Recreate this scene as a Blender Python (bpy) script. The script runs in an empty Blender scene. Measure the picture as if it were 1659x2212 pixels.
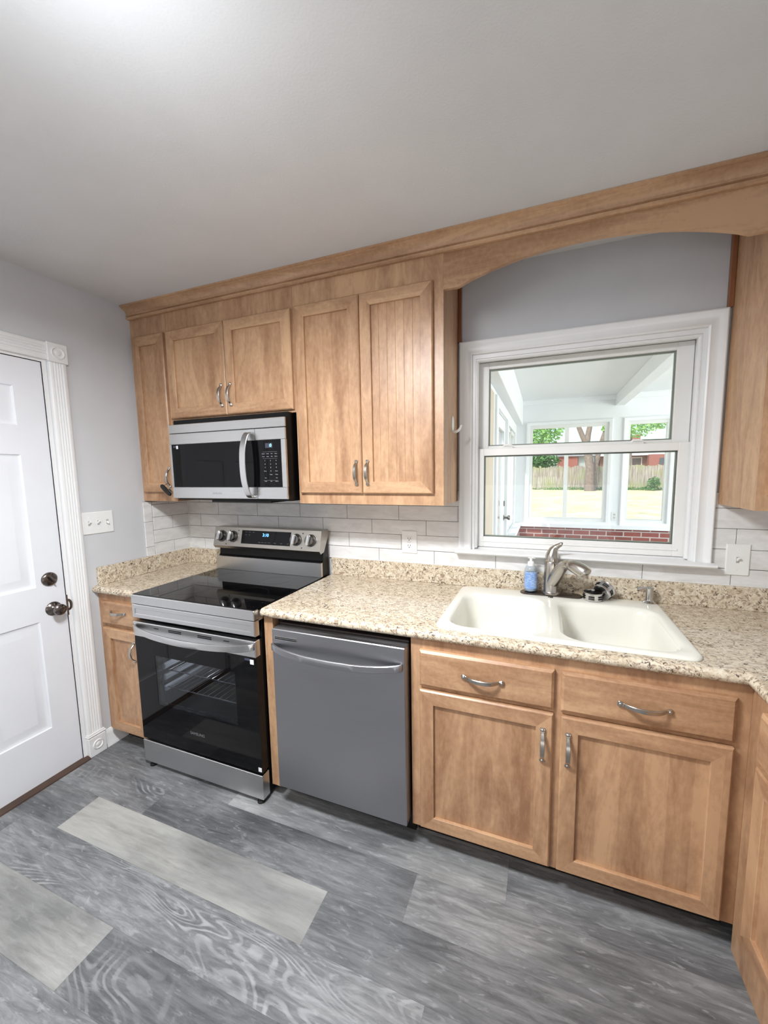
import bpy, bmesh, math, random
from mathutils import Vector, Matrix
R = random.Random(7)
SC = bpy.context.scene
COL = SC.collection
PI = math.pi

# ---------------------------------------------------------------- camera
cam_d = bpy.data.cameras.new('camera')
cam = bpy.data.objects.new('camera', cam_d)
COL.objects.link(cam)
SC.camera = cam
CAM = Vector((2.2578, -1.9667, 1.4958))
PITCH, YAW, ROLL = -0.1075, 0.3589, -0.0138
cz, sz, cx, sx = math.cos(YAW), math.sin(YAW), math.cos(PITCH), math.sin(PITCH)
fwd = Vector((-sz * cx, cz * cx, sx))
rgt = Vector((cz, sz, 0))
up = rgt.cross(fwd)
c, s = math.cos(ROLL), math.sin(ROLL)
r2 = rgt * c + up * s
u2 = up * c - rgt * s
cam.matrix_world = Matrix(((r2.x, u2.x, -fwd.x, CAM.x), (r2.y, u2.y, -fwd.y, CAM.y), (r2.z, u2.z, -fwd.z, CAM.z), (0, 0, 0, 1)))
cam_d.sensor_fit = 'HORIZONTAL'
cam_d.sensor_width = 36
cam_d.lens = 839.69 / 1659 * 36
cam_d.shift_x = -29.76 / 1659
cam_d.shift_y = 7.01 / 1659
cam_d.clip_start = 0.02
cam_d.clip_end = 300

# ---------------------------------------------------------------- world, sun, large lights, exposure
SC.view_settings.view_transform = 'Standard'
SC.view_settings.look = 'None'
SC.view_settings.gamma = 1
SC.view_settings.use_curve_mapping = False
SC.view_settings.exposure = 0.0
W = bpy.data.worlds.new('world')
SC.world = W
W.use_nodes = True
wn = W.node_tree
sky = wn.nodes.new('ShaderNodeTexSky')
sky.sky_type = 'NISHITA'
sky.sun_disc = False
sky.sun_elevation = math.radians(50)
sky.sun_rotation = math.radians(200)
sky.air_density = 1.0
sky.dust_density = 2.5
wn.nodes['Background'].inputs['Strength'].default_value = 0.4
wn.links.new(sky.outputs[0], wn.nodes['Background'].inputs[0])

def lamp(name, kind, loc, power, color=(1, 1, 1), direction=None, **kw):
    d = bpy.data.lights.new(name, kind)
    d.energy = power
    d.color = color
    for k, v in kw.items():
        setattr(d, k, v)
    o = bpy.data.objects.new(name, d)
    COL.objects.link(o)
    o.location = loc
    if direction is not None:
        o.rotation_euler = Vector(direction).to_track_quat('-Z', 'Y').to_euler()
    return o

lamp('sun', 'SUN', (0, -5, 20), 2.9, (1.0, 0.94, 0.85), (0.35, 0.55, -0.76), angle=0.01)
# the kitchen's ceiling fixture: three short tubes side by side, just out of the picture
LAMP = (1.50, -1.50)
for i in (-1, 0, 1):
    lamp('ceiling_tube', 'AREA', (LAMP[0], LAMP[1] + 0.07 * i, 2.27), 19, (0.95, 0.975, 1.0), (0, 0.0, -1), shape='RECTANGLE', size=0.5, size_y=0.035)
lamp('ceiling_tube_glow', 'POINT', (LAMP[0], LAMP[1] + 0.02, 2.14), 7.0, (0.88, 0.94, 1.0), shadow_soft_size=0.12)
# second ceiling lamp deeper in the room, behind the photographer
lamp('room_lamp', 'AREA', (1.0, -2.75, 2.42), 22, (1.0, 0.96, 0.90), (0, 0, -1), shape='DISK', size=0.8)
# added fill light behind the camera, tilted up to brighten ceiling and cabinet fronts
lamp('rear_fill', 'AREA', (2.2, -3.8, 1.1), 13, (0.95, 0.98, 1.0), (0, 1, 0.5), shape='RECTANGLE', size=1.8, size_y=1.9)
# added fill light outside the end windows, boosting the daylight in the sunroom
lamp('sunroom_fill', 'AREA', (6.5, 2.0, 1.5), 175, (0.97, 0.99, 1.0), (-1, 0, 0.12), shape='RECTANGLE', size=3.2, size_y=1.6)

# ---------------------------------------------------------------- materials
def lin(c):
    return tuple((v / 255 / 12.92 if v / 255 <= 0.04045 else ((v / 255 + 0.055) / 1.055) ** 2.4) for v in c) + (1,)

class NT:
    def __init__(s, name):
        s.m = bpy.data.materials.new(name)
        s.m.use_nodes = True
        s.t = s.m.node_tree
        s.b = s.t.nodes['Principled BSDF']
    def n(s, kind, **kw):
        x = s.t.nodes.new('ShaderNode' + kind)
        for k, v in kw.items():
            if k in x.inputs.keys() if isinstance(k, str) else False:
                x.inputs[k].default_value = v
            else:
                setattr(x, k, v)
        return x
    def inp(s, node, key, v):
        i = node.inputs[key]
        if hasattr(v, 'is_output') or isinstance(v, bpy.types.NodeSocket):
            s.t.links.new(v, i)
        else:
            i.default_value = v
    def link(s, a, b):
        s.t.links.new(a, b)
    def math(s, op, a, b=0.0, clamp=False):
        x = s.t.nodes.new('ShaderNodeMath')
        x.operation = op
        x.use_clamp = clamp
        s.inp(x, 0, a)
        s.inp(x, 1, b)
        return x.outputs[0]
    def coords(s, kind='Object', scale=(1, 1, 1), rnd=0.0, loc=(0, 0, 0)):
        tc = s.t.nodes.new('ShaderNodeTexCoord')
        mp = s.t.nodes.new('ShaderNodeMapping')
        mp.inputs['Scale'].default_value = scale
        mp.inputs['Location'].default_value = loc
        src = tc.outputs[kind]
        if rnd:
            oi = s.t.nodes.new('ShaderNodeObjectInfo')
            ad = s.t.nodes.new('ShaderNodeVectorMath')
            ad.operation = 'ADD'
            ml = s.math('MULTIPLY', oi.outputs['Random'], rnd)
            s.link(src, ad.inputs[0])
            s.link(ml, ad.inputs[1])
            src = ad.outputs[0]
        s.link(src, mp.inputs[0])
        return mp.outputs[0]
    def noise(s, vec, scale=5, detail=4, rough=0.5, dist=0.0):
        x = s.t.nodes.new('ShaderNodeTexNoise')
        s.link(vec, x.inputs['Vector'])
        x.inputs['Scale'].default_value = scale
        x.inputs['Detail'].default_value = detail
        x.inputs['Roughness'].default_value = rough
        x.inputs['Distortion'].default_value = dist
        return x.outputs['Fac']
    def ramp(s, fac, stops, interp='LINEAR'):
        x = s.t.nodes.new('ShaderNodeValToRGB')
        x.color_ramp.interpolation = interp
        e = x.color_ramp.elements
        while len(e) < len(stops):
            e.new(0.5)
        for el, (p, c) in zip(e, stops):
            el.position = p
            el.color = c if len(c) == 4 else tuple(c) + (1,)
        s.link(fac, x.inputs[0])
        return x.outputs['Color']
    def mix(s, fac, a, b, mode='MIX'):
        x = s.t.nodes.new('ShaderNodeMix')
        x.data_type = 'RGBA'
        x.blend_type = mode
        s.inp(x, 0, fac)
        s.inp(x, 6, a)
        s.inp(x, 7, b)
        return x.outputs[2]
    def bump(s, h, strength=0.2, dist=0.01):
        x = s.t.nodes.new('ShaderNodeBump')
        x.inputs['Strength'].default_value = strength
        x.inputs['Distance'].default_value = dist
        s.link(h, x.inputs['Height'])
        s.link(x.outputs[0], s.b.inputs['Normal'])
    def set(s, **kw):
        for k, v in kw.items():
            s.inp(s.b, k.replace('_', ' '), v)
        return s.m

def plain(name, col, rough=0.5, metal=0.0, spec=0.5, var=0.06, vscale=6.0, bump=0.0, bscale=200):
    t = NT(name)
    v = t.coords()
    n = t.noise(v, vscale, 3)
    c = lin(col)
    lo = tuple(x * (1 - var) for x in c[:3]) + (1,)
    hi = tuple(min(1, x * (1 + var)) for x in c[:3]) + (1,)
    t.link(t.ramp(n, [(0.3, lo), (0.7, hi)]), t.b.inputs['Base Color'])
    t.set(Roughness=rough, Metallic=metal)
    t.b.inputs['Specular IOR Level'].default_value = spec
    if bump:
        t.bump(t.noise(v, bscale, 2), bump, 0.002)
    return t.m

def wood(name, axis, light, dark, rough=0.38):
    t = NT(name)
    sc = {'z': (8, 8, 1.5), 'x': (1.5, 8, 8), 'y': (8, 1.5, 8)}[axis]
    v = t.coords('Object', sc, rnd=37.0)
    v2 = t.coords('Object', tuple(a * 0.55 for a in sc), rnd=11.0)
    v3 = t.coords('Object', tuple(a * 6 for a in sc), rnd=5.0)
    broad = t.noise(v2, 1.1, 2, 0.5, 0.6)
    mid = t.noise(v, 1.2, 5, 0.6, 2.2)
    fine = t.noise(v3, 2.0, 4, 0.7)
    flk = t.noise(t.coords('Object', (60, 60, 60) if axis != 'z' else (55, 55, 30)), 1.0, 3, 0.6)
    # veneer strips of slightly different tone, a few centimetres wide
    ax = {'z': 0, 'x': 2, 'y': 2}[axis]
    sp = t.t.nodes.new('ShaderNodeSeparateXYZ')
    t.link(t.coords('Object', (1, 1, 1), rnd=3.1), sp.inputs[0])
    pos = t.math('ADD', t.math('MULTIPLY', sp.outputs[ax], 15.0), t.math('MULTIPLY', broad, 0.15))
    wnz = t.t.nodes.new('ShaderNodeTexWhiteNoise')
    wnz.noise_dimensions = '1D'
    t.link(t.math('FLOOR', pos), wnz.inputs['W'])
    f = t.math('ADD', t.math('MULTIPLY', broad, 0.50), t.math('MULTIPLY', mid, 0.50))
    f = t.math('ADD', f, t.math('MULTIPLY', t.math('SUBTRACT', wnz.outputs[0], 0.5), 0.09))
    f = t.math('ADD', f, t.math('MULTIPLY', t.math('SUBTRACT', fine, 0.5), 0.12))
    f = t.math('ADD', f, t.math('MULTIPLY', t.math('SUBTRACT', flk, 0.5), 0.24))
    L, D = lin(light), lin(dark)
    M = tuple((a * 0.5 + b * 0.5) for a, b in zip(L, D))
    col = t.ramp(f, [(0.33, D), (0.48, M), (0.62, L)])
    t.link(col, t.b.inputs['Base Color'])
    t.set(Roughness=rough)
    t.bump(fine, 0.05, 0.001)
    return t.m

WL, WD = (200, 161, 125), (152, 112, 82)
wood_v = wood('maple_vertical', 'z', WL, WD)
wood_h = wood('maple_horizontal', 'x', WL, WD)
wood_y = wood('maple_depthwise', 'y', WL, WD)
wood_d = wood('dark_maple_strip', 'z', (150, 98, 66), (118, 74, 50))  # darker maple of the scribe strips

white_trim = plain('white_trim_paint', (232, 232, 232), 0.32, var=0.02)
door_white = plain('white_door_paint', (228, 230, 235), 0.36, var=0.015)
vinyl = plain('white_vinyl', (236, 235, 232), 0.35, var=0.015)
wall_paint = plain('pale_gray_wall_paint', (204, 205, 208), 0.75, var=0.02, bump=0.12, bscale=260)
ceil_paint = plain('gray_white_ceiling_paint', (216, 216, 216), 0.8, var=0.02, bump=0.25, bscale=160)
tile_m = None
grout_m = plain('gray_grout', (104, 102, 102), 0.85)
caulk = plain('white_caulk', (230, 228, 222), 0.5)
plastic_w = plain('white_plastic', (236, 236, 234), 0.35, var=0.01)
plastic_k = plain('black_plastic', (18, 18, 20), 0.35)
rubber = plain('black_rubber', (14, 14, 15), 0.6)
dark_gap = plain('toe_kick_shade', (20, 17, 15), 0.9)  # near-black colour paints in the recess shade under the cabinets
black_enamel = plain('black_enamel', (11, 11, 12), 0.35, spec=0.25)
nickel = plain('brushed_nickel', (190, 184, 176), 0.27, metal=1.0, var=0.05)
chrome = plain('satin_chrome', (205, 205, 205), 0.12, metal=1.0, var=0.02)
bronze = plain('dark_nickel', (120, 112, 106), 0.25, metal=1.0)
knob_m = plain('polished_gray_knob', (120, 112, 108), 0.22, metal=1.0)
gray_rack = plain('oven_rack_steel', (190, 190, 192), 0.25, metal=1.0)
enamel_gray = plain('oven_gray_enamel', (150, 153, 160), 0.4)
rack_white = plain('pale_rack_guide', (225, 228, 232), 0.4)
mark_g = plain('pale_print', (190, 190, 196), 0.5)
mark_d = plain('dark_print', (110, 110, 114), 0.5)
sticker_m = plain('white_sticker', (232, 232, 236), 0.5)
sink_m = plain('bisque_sink_enamel', (234, 232, 222), 0.12, var=0.01)
thresh_m = plain('dark_brown_threshold', (74, 56, 46), 0.5, var=0.2, vscale=12)

def tile_mat():
    t = NT('white_ceramic_tile')
    v = t.coords('Object', (3, 3, 9), rnd=3)
    n = t.noise(v, 3.0, 4, 0.6, 0.5)
    t.link(t.ramp(n, [(0.3, lin((214, 212, 210))), (0.65, lin((232, 231, 230)))]), t.b.inputs['Base Color'])
    t.set(Roughness=0.3)
    return t.m
tile_m = tile_mat()

def steel(name, col, rough, axis='x', var=0.05):
    t = NT(name)
    sc = (1.2, 60, 240) if axis == 'x' else (240, 60, 1.2)
    n = t.noise(t.coords('Object', sc), 3.0, 2)
    c = lin(col)
    t.link(t.ramp(n, [(0.2, tuple(x * (1 - var) for x in c[:3])), (0.8, tuple(min(1, x * (1 + var)) for x in c[:3]))]), t.b.inputs['Base Color'])
    r = t.math('ADD', t.math('MULTIPLY', n, 0.10), rough - 0.05)
    t.link(r, t.b.inputs['Roughness'])
    t.set(Metallic=1.0)
    t.b.inputs['Anisotropic'].default_value = 0.4
    return t.m
steel_m = steel('brushed_stainless', (208, 208, 208), 0.30)
steel_dk = steel('dark_stainless', (172, 172, 176), 0.40)
steel_hd0 = steel('range_head_stainless', (176, 171, 163), 0.34)
steel_hd = steel('handle_stainless', (212, 212, 212), 0.25)

def gloss_black(name, col=(8, 8, 10), rough=0.04):
    t = NT(name)
    n = t.noise(t.coords(), 40, 2)
    c = lin(col)
    t.link(t.ramp(n, [(0.3, c), (0.7, tuple(x * 1.3 for x in c[:3]))]), t.b.inputs['Base Color'])
    t.set(Roughness=rough)
    t.b.inputs['IOR'].default_value = 1.30
    return t.m
black_glass = gloss_black('black_glass')
cooktop_glass = gloss_black('black_ceramic_cooktop', (9, 9, 10), 0.03)

def granite():
    t = NT('speckled_granite_laminate')
    v = t.coords('Object', (1, 1, 1))
    vw = t.coords('Object', (1.0, 1.5, 1.0))
    base = t.noise(vw, 38, 5, 0.68, 0.8)
    big = t.noise(v, 9, 2)
    sp = t.noise(vw, 72, 4, 0.62, 1.0)
    sp2 = t.noise(v, 52, 3, 0.6, 1.8)
    col = t.ramp(base, [(0.30, lin((168, 150, 128))), (0.44, lin((204, 188, 162))), (0.56, lin((226, 214, 192))), (0.72, lin((236, 228, 212)))])
    col = t.mix(t.math('MULTIPLY', big, 0.3), col, lin((200, 184, 166)), 'MIX')
    m1 = t.ramp(sp, [(0.53, (0, 0, 0)), (0.60, (1, 1, 1))])
    col = t.mix(t.math('MULTIPLY', m1, 0.75), col, lin((136, 112, 94)))
    m2 = t.ramp(sp2, [(0.59, (0, 0, 0)), (0.64, (1, 1, 1))])
    col = t.mix(t.math('MULTIPLY', m2, 0.9), col, lin((70, 54, 48)))
    t.link(col, t.b.inputs['Base Color'])
    t.set(Roughness=0.15)
    return t.m
granite_m = granite()

def floor_mat():
    t = NT('gray_vinyl_plank')
    uvn = t.t.nodes.new('ShaderNodeUVMap')
    uvn.uv_map = 'plank'
    att = t.t.nodes.new('ShaderNodeVertexColor')
    att.layer_name = 'tone'
    sep = t.t.nodes.new('ShaderNodeSeparateColor')
    t.link(att.outputs[0], sep.inputs[0])
    def mp(scale):
        m = t.t.nodes.new('ShaderNodeMapping')
        m.inputs['Scale'].default_value = scale
        t.link(uvn.outputs[0], m.inputs[0])
        return m.outputs[0]
    grain = t.noise(mp((4.5, 38, 1)), 1.5, 7, 0.72, 0.6)
    cloud = t.noise(mp((2.0, 6.0, 1)), 1.0, 4, 0.55, 0.5)
    blot = t.noise(mp((1.1, 3.5, 1)), 1.3, 3, 0.5, 0.3)
    fld = t.noise(mp((1.0, 4.6, 1)), 0.9, 2, 0.45, 1.1)
    rings = t.math('ABSOLUTE', t.math('SINE', t.math('ADD', t.math('MULTIPLY', fld, 105.0), t.math('MULTIPLY', grain, 1.6))))
    line = t.ramp(rings, [(0.72, (0, 0, 0)), (0.95, (1, 1, 1))])
    msk = t.ramp(t.noise(mp((0.9, 4.6, 1)), 1.5, 3), [(0.44, (0, 0, 0)), (0.58, (1, 1, 1))])
    brk = t.ramp(t.noise(mp((9, 30, 1)), 1.2, 3), [(0.35, (0.25, 0.25, 0.25)), (0.6, (1, 1, 1))])
    swirl = t.math('MULTIPLY', t.math('MULTIPLY', t.math('MULTIPLY', line, msk), brk), sep.outputs[2])
    flk = t.ramp(t.noise(mp((16, 60, 1)), 1.0, 4, 0.6, 0.5), [(0.58, (0, 0, 0)), (0.68, (1, 1, 1))])
    gray = t.ramp(t.math('ADD', t.math('MULTIPLY', grain, 0.62), t.math('MULTIPLY', cloud, 0.38)),
                  [(0.35, lin((122, 124, 127))), (0.49, lin((174, 176, 179))), (0.63, lin((222, 224, 226)))])
    beige = t.ramp(t.math('ADD', t.math('MULTIPLY', grain, 0.5), t.math('MULTIPLY', cloud, 0.5)),
                   [(0.28, lin((180, 178, 173))), (0.5, lin((222, 221, 215))), (0.66, lin((240, 239, 233)))])
    col = t.mix(sep.outputs[1], gray, beige)
    col = t.mix(t.ramp(blot, [(0.42, (0, 0, 0)), (0.62, (1, 1, 1))]), col, t.mix(1.0, col, (0.62, 0.63, 0.65, 1), 'MULTIPLY'))
    col = t.mix(t.math('MULTIPLY', swirl, 0.9), col, lin((232, 235, 238)))
    col = t.mix(t.math('MULTIPLY', t.math('MULTIPLY', flk, 0.55), t.math('SUBTRACT', 1.0, sep.outputs[1])), col, lin((240, 243, 246)))
    mul = t.t.nodes.new('ShaderNodeVectorMath')
    mul.operation = 'SCALE'
    t.link(col, mul.inputs[0])
    t.link(t.math('MULTIPLY', sep.outputs[0], 2.0), mul.inputs['Scale'])
    t.link(mul.outputs[0], t.b.inputs['Base Color'])
    t.link(t.math('ADD', t.math('MULTIPLY', grain, 0.15), 0.36), t.b.inputs['Roughness'])
    t.bump(grain, 0.05, 0.001)
    return t.m
floor_m = floor_mat()

def glass_mat(name, tint=(1, 1, 1), f0=1.0):
    t = NT(name)
    t.t.nodes.remove(t.b)
    out = t.t.nodes['Material Output']
    tr = t.t.nodes.new('ShaderNodeBsdfTransparent')
    tr.inputs[0].default_value = tuple(tint) + (1,)
    gl = t.t.nodes.new('ShaderNodeBsdfGlossy')
    gl.inputs['Roughness'].default_value = 0.01
    geo = t.t.nodes.new('ShaderNodeNewGeometry')
    dt = t.t.nodes.new('ShaderNodeVectorMath')
    dt.operation = 'DOT_PRODUCT'
    t.link(geo.outputs['Normal'], dt.inputs[0])
    t.link(geo.outputs['Incoming'], dt.inputs[1])
    cs_ = t.math('SUBTRACT', 1.0, t.math('ABSOLUTE', dt.outputs['Value']))
    sch = t.math('ADD', t.math('MULTIPLY', t.math('POWER', cs_, 5.0), 0.97), 0.03)
    mx = t.t.nodes.new('ShaderNodeMixShader')
    t.link(t.math('MULTIPLY', sch, f0), mx.inputs[0])
    t.link(tr.outputs[0], mx.inputs[1])
    t.link(gl.outputs[0], mx.inputs[2])
    t.link(mx.outputs[0], out.inputs[0])
    return t.m
glass_m = glass_mat('window_glass', (0.97, 0.985, 0.98))
oven_glass = glass_mat('smoked_oven_glass', (0.62, 0.64, 0.68), 1.6)
bottle_glass = glass_mat('clear_bottle_plastic', (0.86, 0.90, 0.93), 1.2)

def emit(name, col, strength):
    t = NT(name)
    t.set(Base_Color=(0, 0, 0, 1))
    t.b.inputs['Emission Color'].default_value = tuple(col) + (1,)
    t.b.inputs['Emission Strength'].default_value = strength
    return t.m
digit_blue = emit('blue_display_digits', (0.12, 0.38, 1.0), 5.0)
digit_cyan = emit('cyan_display_digits', (0.25, 0.75, 1.0), 3.0)

def brick_mat():
    t = NT('red_brick_with_white_mortar')
    v = t.coords('Object')
    sp = t.t.nodes.new('ShaderNodeSeparateXYZ')
    t.link(v, sp.inputs[0])
    cb = t.t.nodes.new('ShaderNodeCombineXYZ')
    t.link(t.math('ADD', sp.outputs[0], sp.outputs[1]), cb.inputs[0])
    t.link(sp.outputs[2], cb.inputs[1])
    b = t.t.nodes.new('ShaderNodeTexBrick')
    t.link(cb.outputs[0], b.inputs['Vector'])
    b.inputs['Color1'].default_value = lin((150, 74, 66))
    b.inputs['Color2'].default_value = lin((120, 58, 52))
    b.inputs['Mortar'].default_value = lin((205, 200, 196))
    b.inputs['Scale'].default_value = 1.0
    b.inputs['Mortar Size'].default_value = 0.007
    b.inputs['Brick Width'].default_value = 0.205
    b.inputs['Row Height'].default_value = 0.068
    n = t.noise(v, 14, 4)
    t.link(t.mix(t.math('MULTIPLY', n, 0.35), b.outputs['Color'], lin((190, 130, 120))), t.b.inputs['Base Color'])
    t.set(Roughness=0.85)
    return t.m
brick_m = brick_mat()
sun_white = plain('sunroom_white_paint', (240, 241, 242), 0.6, var=0.01)
sun_beige = plain('beige_corner_board', (214, 198, 178), 0.7)
deck_m = plain('sunroom_floor_paint', (170, 168, 164), 0.6)

def lawn_mat():
    t = NT('dry_lawn')
    v = t.coords()
    a = t.noise(v, 0.9, 5, 0.65)
    b = t.noise(v, 9, 4, 0.7)
    c = t.ramp(t.math('ADD', t.math('MULTIPLY', a, 0.6), t.math('MULTIPLY', b, 0.4)), [(0.36, lin((168, 170, 124))), (0.5, lin((214, 202, 160))), (0.62, lin((232, 222, 190)))])
    t.link(c, t.b.inputs['Base Color'])
    t.set(Roughness=0.95)
    return t.m
lawn_m = lawn_mat()

def fence_mat():
    t = NT('weathered_picket_wood')
    v = t.coords('Object', (7, 7, 0.6))
    n = t.noise(v, 2.0, 4, 0.6)
    g = t.noise(t.coords('Object', (0.5, 0.5, 0.9)), 1.6, 3)
    c = t.ramp(n, [(0.3, lin((118, 108, 98))), (0.5, lin((156, 148, 138))), (0.7, lin((184, 178, 168)))])
    c = t.mix(t.ramp(g, [(0.45, (0, 0, 0)), (0.68, (0.75, 0.75, 0.75))]), c, lin((146, 152, 104)))
    t.link(c, t.b.inputs['Base Color'])
    t.set(Roughness=0.9)
    return t.m
fence_m = fence_mat()
leaf_a = plain('bright_green_leaves', (150, 196, 112), 0.7, var=0.3, vscale=3)
leaf_b = plain('dark_green_leaves', (84, 128, 66), 0.7, var=0.35, vscale=3)
bark_m = plain('gray_brown_bark', (128, 114, 106), 0.9, var=0.25, vscale=9)
house_brick = plain('red_house_brick', (158, 98, 88), 0.9, var=0.15, vscale=20)
house_brown = plain('brown_house_siding', (128, 92, 82), 0.9, var=0.1)
house_gray = plain('gray_house_siding', (176, 180, 182), 0.9, var=0.08)
roof_m = plain('gray_shingle_roof', (150, 146, 144), 0.9, var=0.1)
label_m = None
def label_mat():
    t = NT('blue_bottle_label')
    v = t.coords('Object')
    sp = t.t.nodes.new('ShaderNodeSeparateXYZ')
    t.link(v, sp.inputs[0])
    rows = t.math('SINE', t.math('MULTIPLY', sp.outputs[2], 900.0))
    brk = t.noise(t.coords('Object', (60, 60, 230)), 1.0, 2)
    m = t.math('MULTIPLY', t.ramp(rows, [(0.6, (0, 0, 0)), (0.8, (1, 1, 1))]), t.ramp(brk, [(0.45, (0, 0, 0)), (0.55, (1, 1, 1))]))
    t.link(t.mix(m, lin((126, 160, 214)), lin((222, 232, 246))), t.b.inputs['Base Color'])
    t.set(Roughness=0.4)
    return t.m
label_m = label_mat()
# ---------------------------------------------------------------- mesh helpers
def spline(P, k=4):
    """Catmull-Rom resampling of a list of vectors or numbers"""
    out = []
    n = len(P)
    for i in range(n - 1):
        p0, p1, p2, p3 = P[max(i - 1, 0)], P[i], P[i + 1], P[min(i + 2, n - 1)]
        for j in range(k):
            t = j / k
            out.append((p1 * 2 + (p2 - p0) * t + (p0 * 2 - p1 * 5 + p2 * 4 - p3) * (t * t) + (p1 * 3 - p0 - p2 * 3 + p3) * (t ** 3)) * 0.5)
    out.append(P[-1])
    return out

class MB:
    """collects shapes given in world coordinates into one mesh"""
    def __init__(s):
        s.bm = bmesh.new()
    def _m(s, faces, m):
        for f in faces:
            f.material_index = m
    def box(s, x0, x1, y0, y1, z0, z1, bev=0.0, m=0, seg=1):
        vs = [s.bm.verts.new((x, y, z)) for x in (x0, x1) for y in (y0, y1) for z in (z0, z1)]
        idx = [(0, 1, 3, 2), (4, 6, 7, 5), (0, 4, 5, 1), (2, 3, 7, 6), (0, 2, 6, 4), (1, 5, 7, 3)]
        fs = [s.bm.faces.new([vs[i] for i in q]) for q in idx]
        if bev > 0:
            es = list({e for f in fs for e in f.edges})
            r = bmesh.ops.bevel(s.bm, geom=es, offset=bev, segments=seg, affect='EDGES', profile=0.5, clamp_overlap=True)
            s._m(r['faces'], m)
            for v in {v for f in r['faces'] for v in f.verts}:
                s._m(v.link_faces, m)
        else:
            s._m(fs, m)
        return s
    def poly(s, pts, m=0):
        f = s.bm.faces.new([s.bm.verts.new(p) for p in pts])
        f.material_index = m
        return s
    def rings(s, rings, closed=True, cap0=True, cap1=True, m=0):
        rs = [[s.bm.verts.new(p) for p in r] for r in rings]
        n = len(rs[0])
        for a, b in zip(rs, rs[1:]):
            for i in range(n if closed else n - 1):
                j = (i + 1) % n
                f = s.bm.faces.new((a[i], a[j], b[j], b[i]))
                f.material_index = m
        if cap0 and closed:
            s.bm.faces.new(rs[0][::-1]).material_index = m
        if cap1 and closed:
            s.bm.faces.new(rs[-1]).material_index = m
        return s
    def prism(s, pts, axis, a, b, m=0):
        """pts: 2D outline in the other two axes (in x,y,z order), extruded along axis from a to b"""
        def P(p, t):
            return {'x': (t, p[0], p[1]), 'y': (p[0], t, p[1]), 'z': (p[0], p[1], t)}[axis]
        return s.rings([[P(p, a) for p in pts], [P(p, b) for p in pts]], m=m)
    def tube(s, path, radii, n=12, m=0, flat=None, caps=True):
        """round (or flattened) sweep along a path; flat = (direction, factor)"""
        P = [Vector(p) for p in path]
        if not hasattr(radii, '__len__'):
            radii = [radii] * len(P)
        if len(P) > 4 and len(P) < 12:
            P, radii = spline(P), spline(list(radii))
        rings = []
        prev = None
        for i, p in enumerate(P):
            t = (P[min(i + 1, len(P) - 1)] - P[max(i - 1, 0)]).normalized()
            if prev is None:
                a = Vector((0, 0, 1)) if abs(t.z) < 0.9 else Vector((1, 0, 0))
                u = t.cross(a).normalized()
            else:
                u = (prev - t * prev.dot(t)).normalized()
            prev = u
            w = t.cross(u)
            ring = []
            for k in range(n):
                an = 2 * PI * k / n
                d = (u * math.cos(an) + w * math.sin(an)) * radii[i]
                if flat:
                    fd = Vector(flat[0])
                    d = d - fd * d.dot(fd) * (1 - flat[1])
                ring.append(p + d)
            rings.append(ring)
        return s.rings(rings, cap0=caps, cap1=caps, m=m)
    def ribbon(s, path, side, widths, thick, m=0):
        """bar of rectangular section along a path; side is the constant sideways direction"""
        P = [Vector(p) for p in path]
        sd = Vector(side).normalized()
        if not hasattr(widths, '__len__'):
            widths = [widths] * len(P)
        if not hasattr(thick, '__len__'):
            thick = [thick] * len(P)
        if len(P) > 5:
            P, widths, thick = spline(P), spline(list(widths)), spline(list(thick))
        rings = []
        for i, p in enumerate(P):
            t = (P[min(i + 1, len(P) - 1)] - P[max(i - 1, 0)]).normalized()
            nrm = t.cross(sd).normalized()
            w, h = widths[i] / 2, thick[i] / 2
            k = min(w, h) * 0.5
            pr = [(-w + k, -h), (w - k, -h), (w, -h + k), (w, h - k), (w - k, h), (-w + k, h), (-w, h - k), (-w, -h + k)]
            rings.append([p + sd * a + nrm * b for a, b in pr])
        return s.rings(rings, m=m)
    def lathe(s, prof, origin, axis=(0, 0, 1), n=24, m=0, caps=True):
        """prof: (radius, height along axis)"""
        o, ax = Vector(origin), Vector(axis).normalized()
        a = Vector((0, 0, 1)) if abs(ax.z) < 0.9 else Vector((1, 0, 0))
        u = ax.cross(a).normalized()
        w = ax.cross(u)
        rings = [[o + ax * h + (u * math.cos(2 * PI * k / n) + w * math.sin(2 * PI * k / n)) * max(r, 1e-4) for k in range(n)] for r, h in prof]
        return s.rings(rings, cap0=caps, cap1=caps, m=m)
    def frame(s, x0, x1, z0, z1, prof, m=0, open_bottom=False, mh=None):
        """mitred picture-frame sweep in the xz plane. prof: (outset from the given rectangle, y), closed outline"""
        def ring(k):
            o = []
            for d, y in prof:
                X0, X1, Z0, Z1 = x0 - d, x1 + d, z0 - d, z1 + d
                if open_bottom:
                    Z0 = z0
                o.append([(X0, y, Z0), (X0, y, Z1), (X1, y, Z1), (X1, y, Z0)][k])
            return [s.bm.verts.new(p) for p in o]
        rs = [ring(k) for k in range(4)]
        segs = [(0, 1), (1, 2), (2, 3)] + ([] if open_bottom else [(3, 0)])
        n = len(prof)
        for a, b in segs:
            for i in range(n):
                j = (i + 1) % n
                f = s.bm.faces.new((rs[a][i], rs[a][j], rs[b][j], rs[b][i]))
                f.material_index = (mh if (mh is not None and (a, b) in ((1, 2), (3, 0))) else m)
        if open_bottom:
            s.bm.faces.new(rs[0])
            s.bm.faces.new(rs[3][::-1])
        return s
    def xform(s, M):
        bmesh.ops.transform(s.bm, matrix=M, verts=s.bm.verts)
        return s

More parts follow.
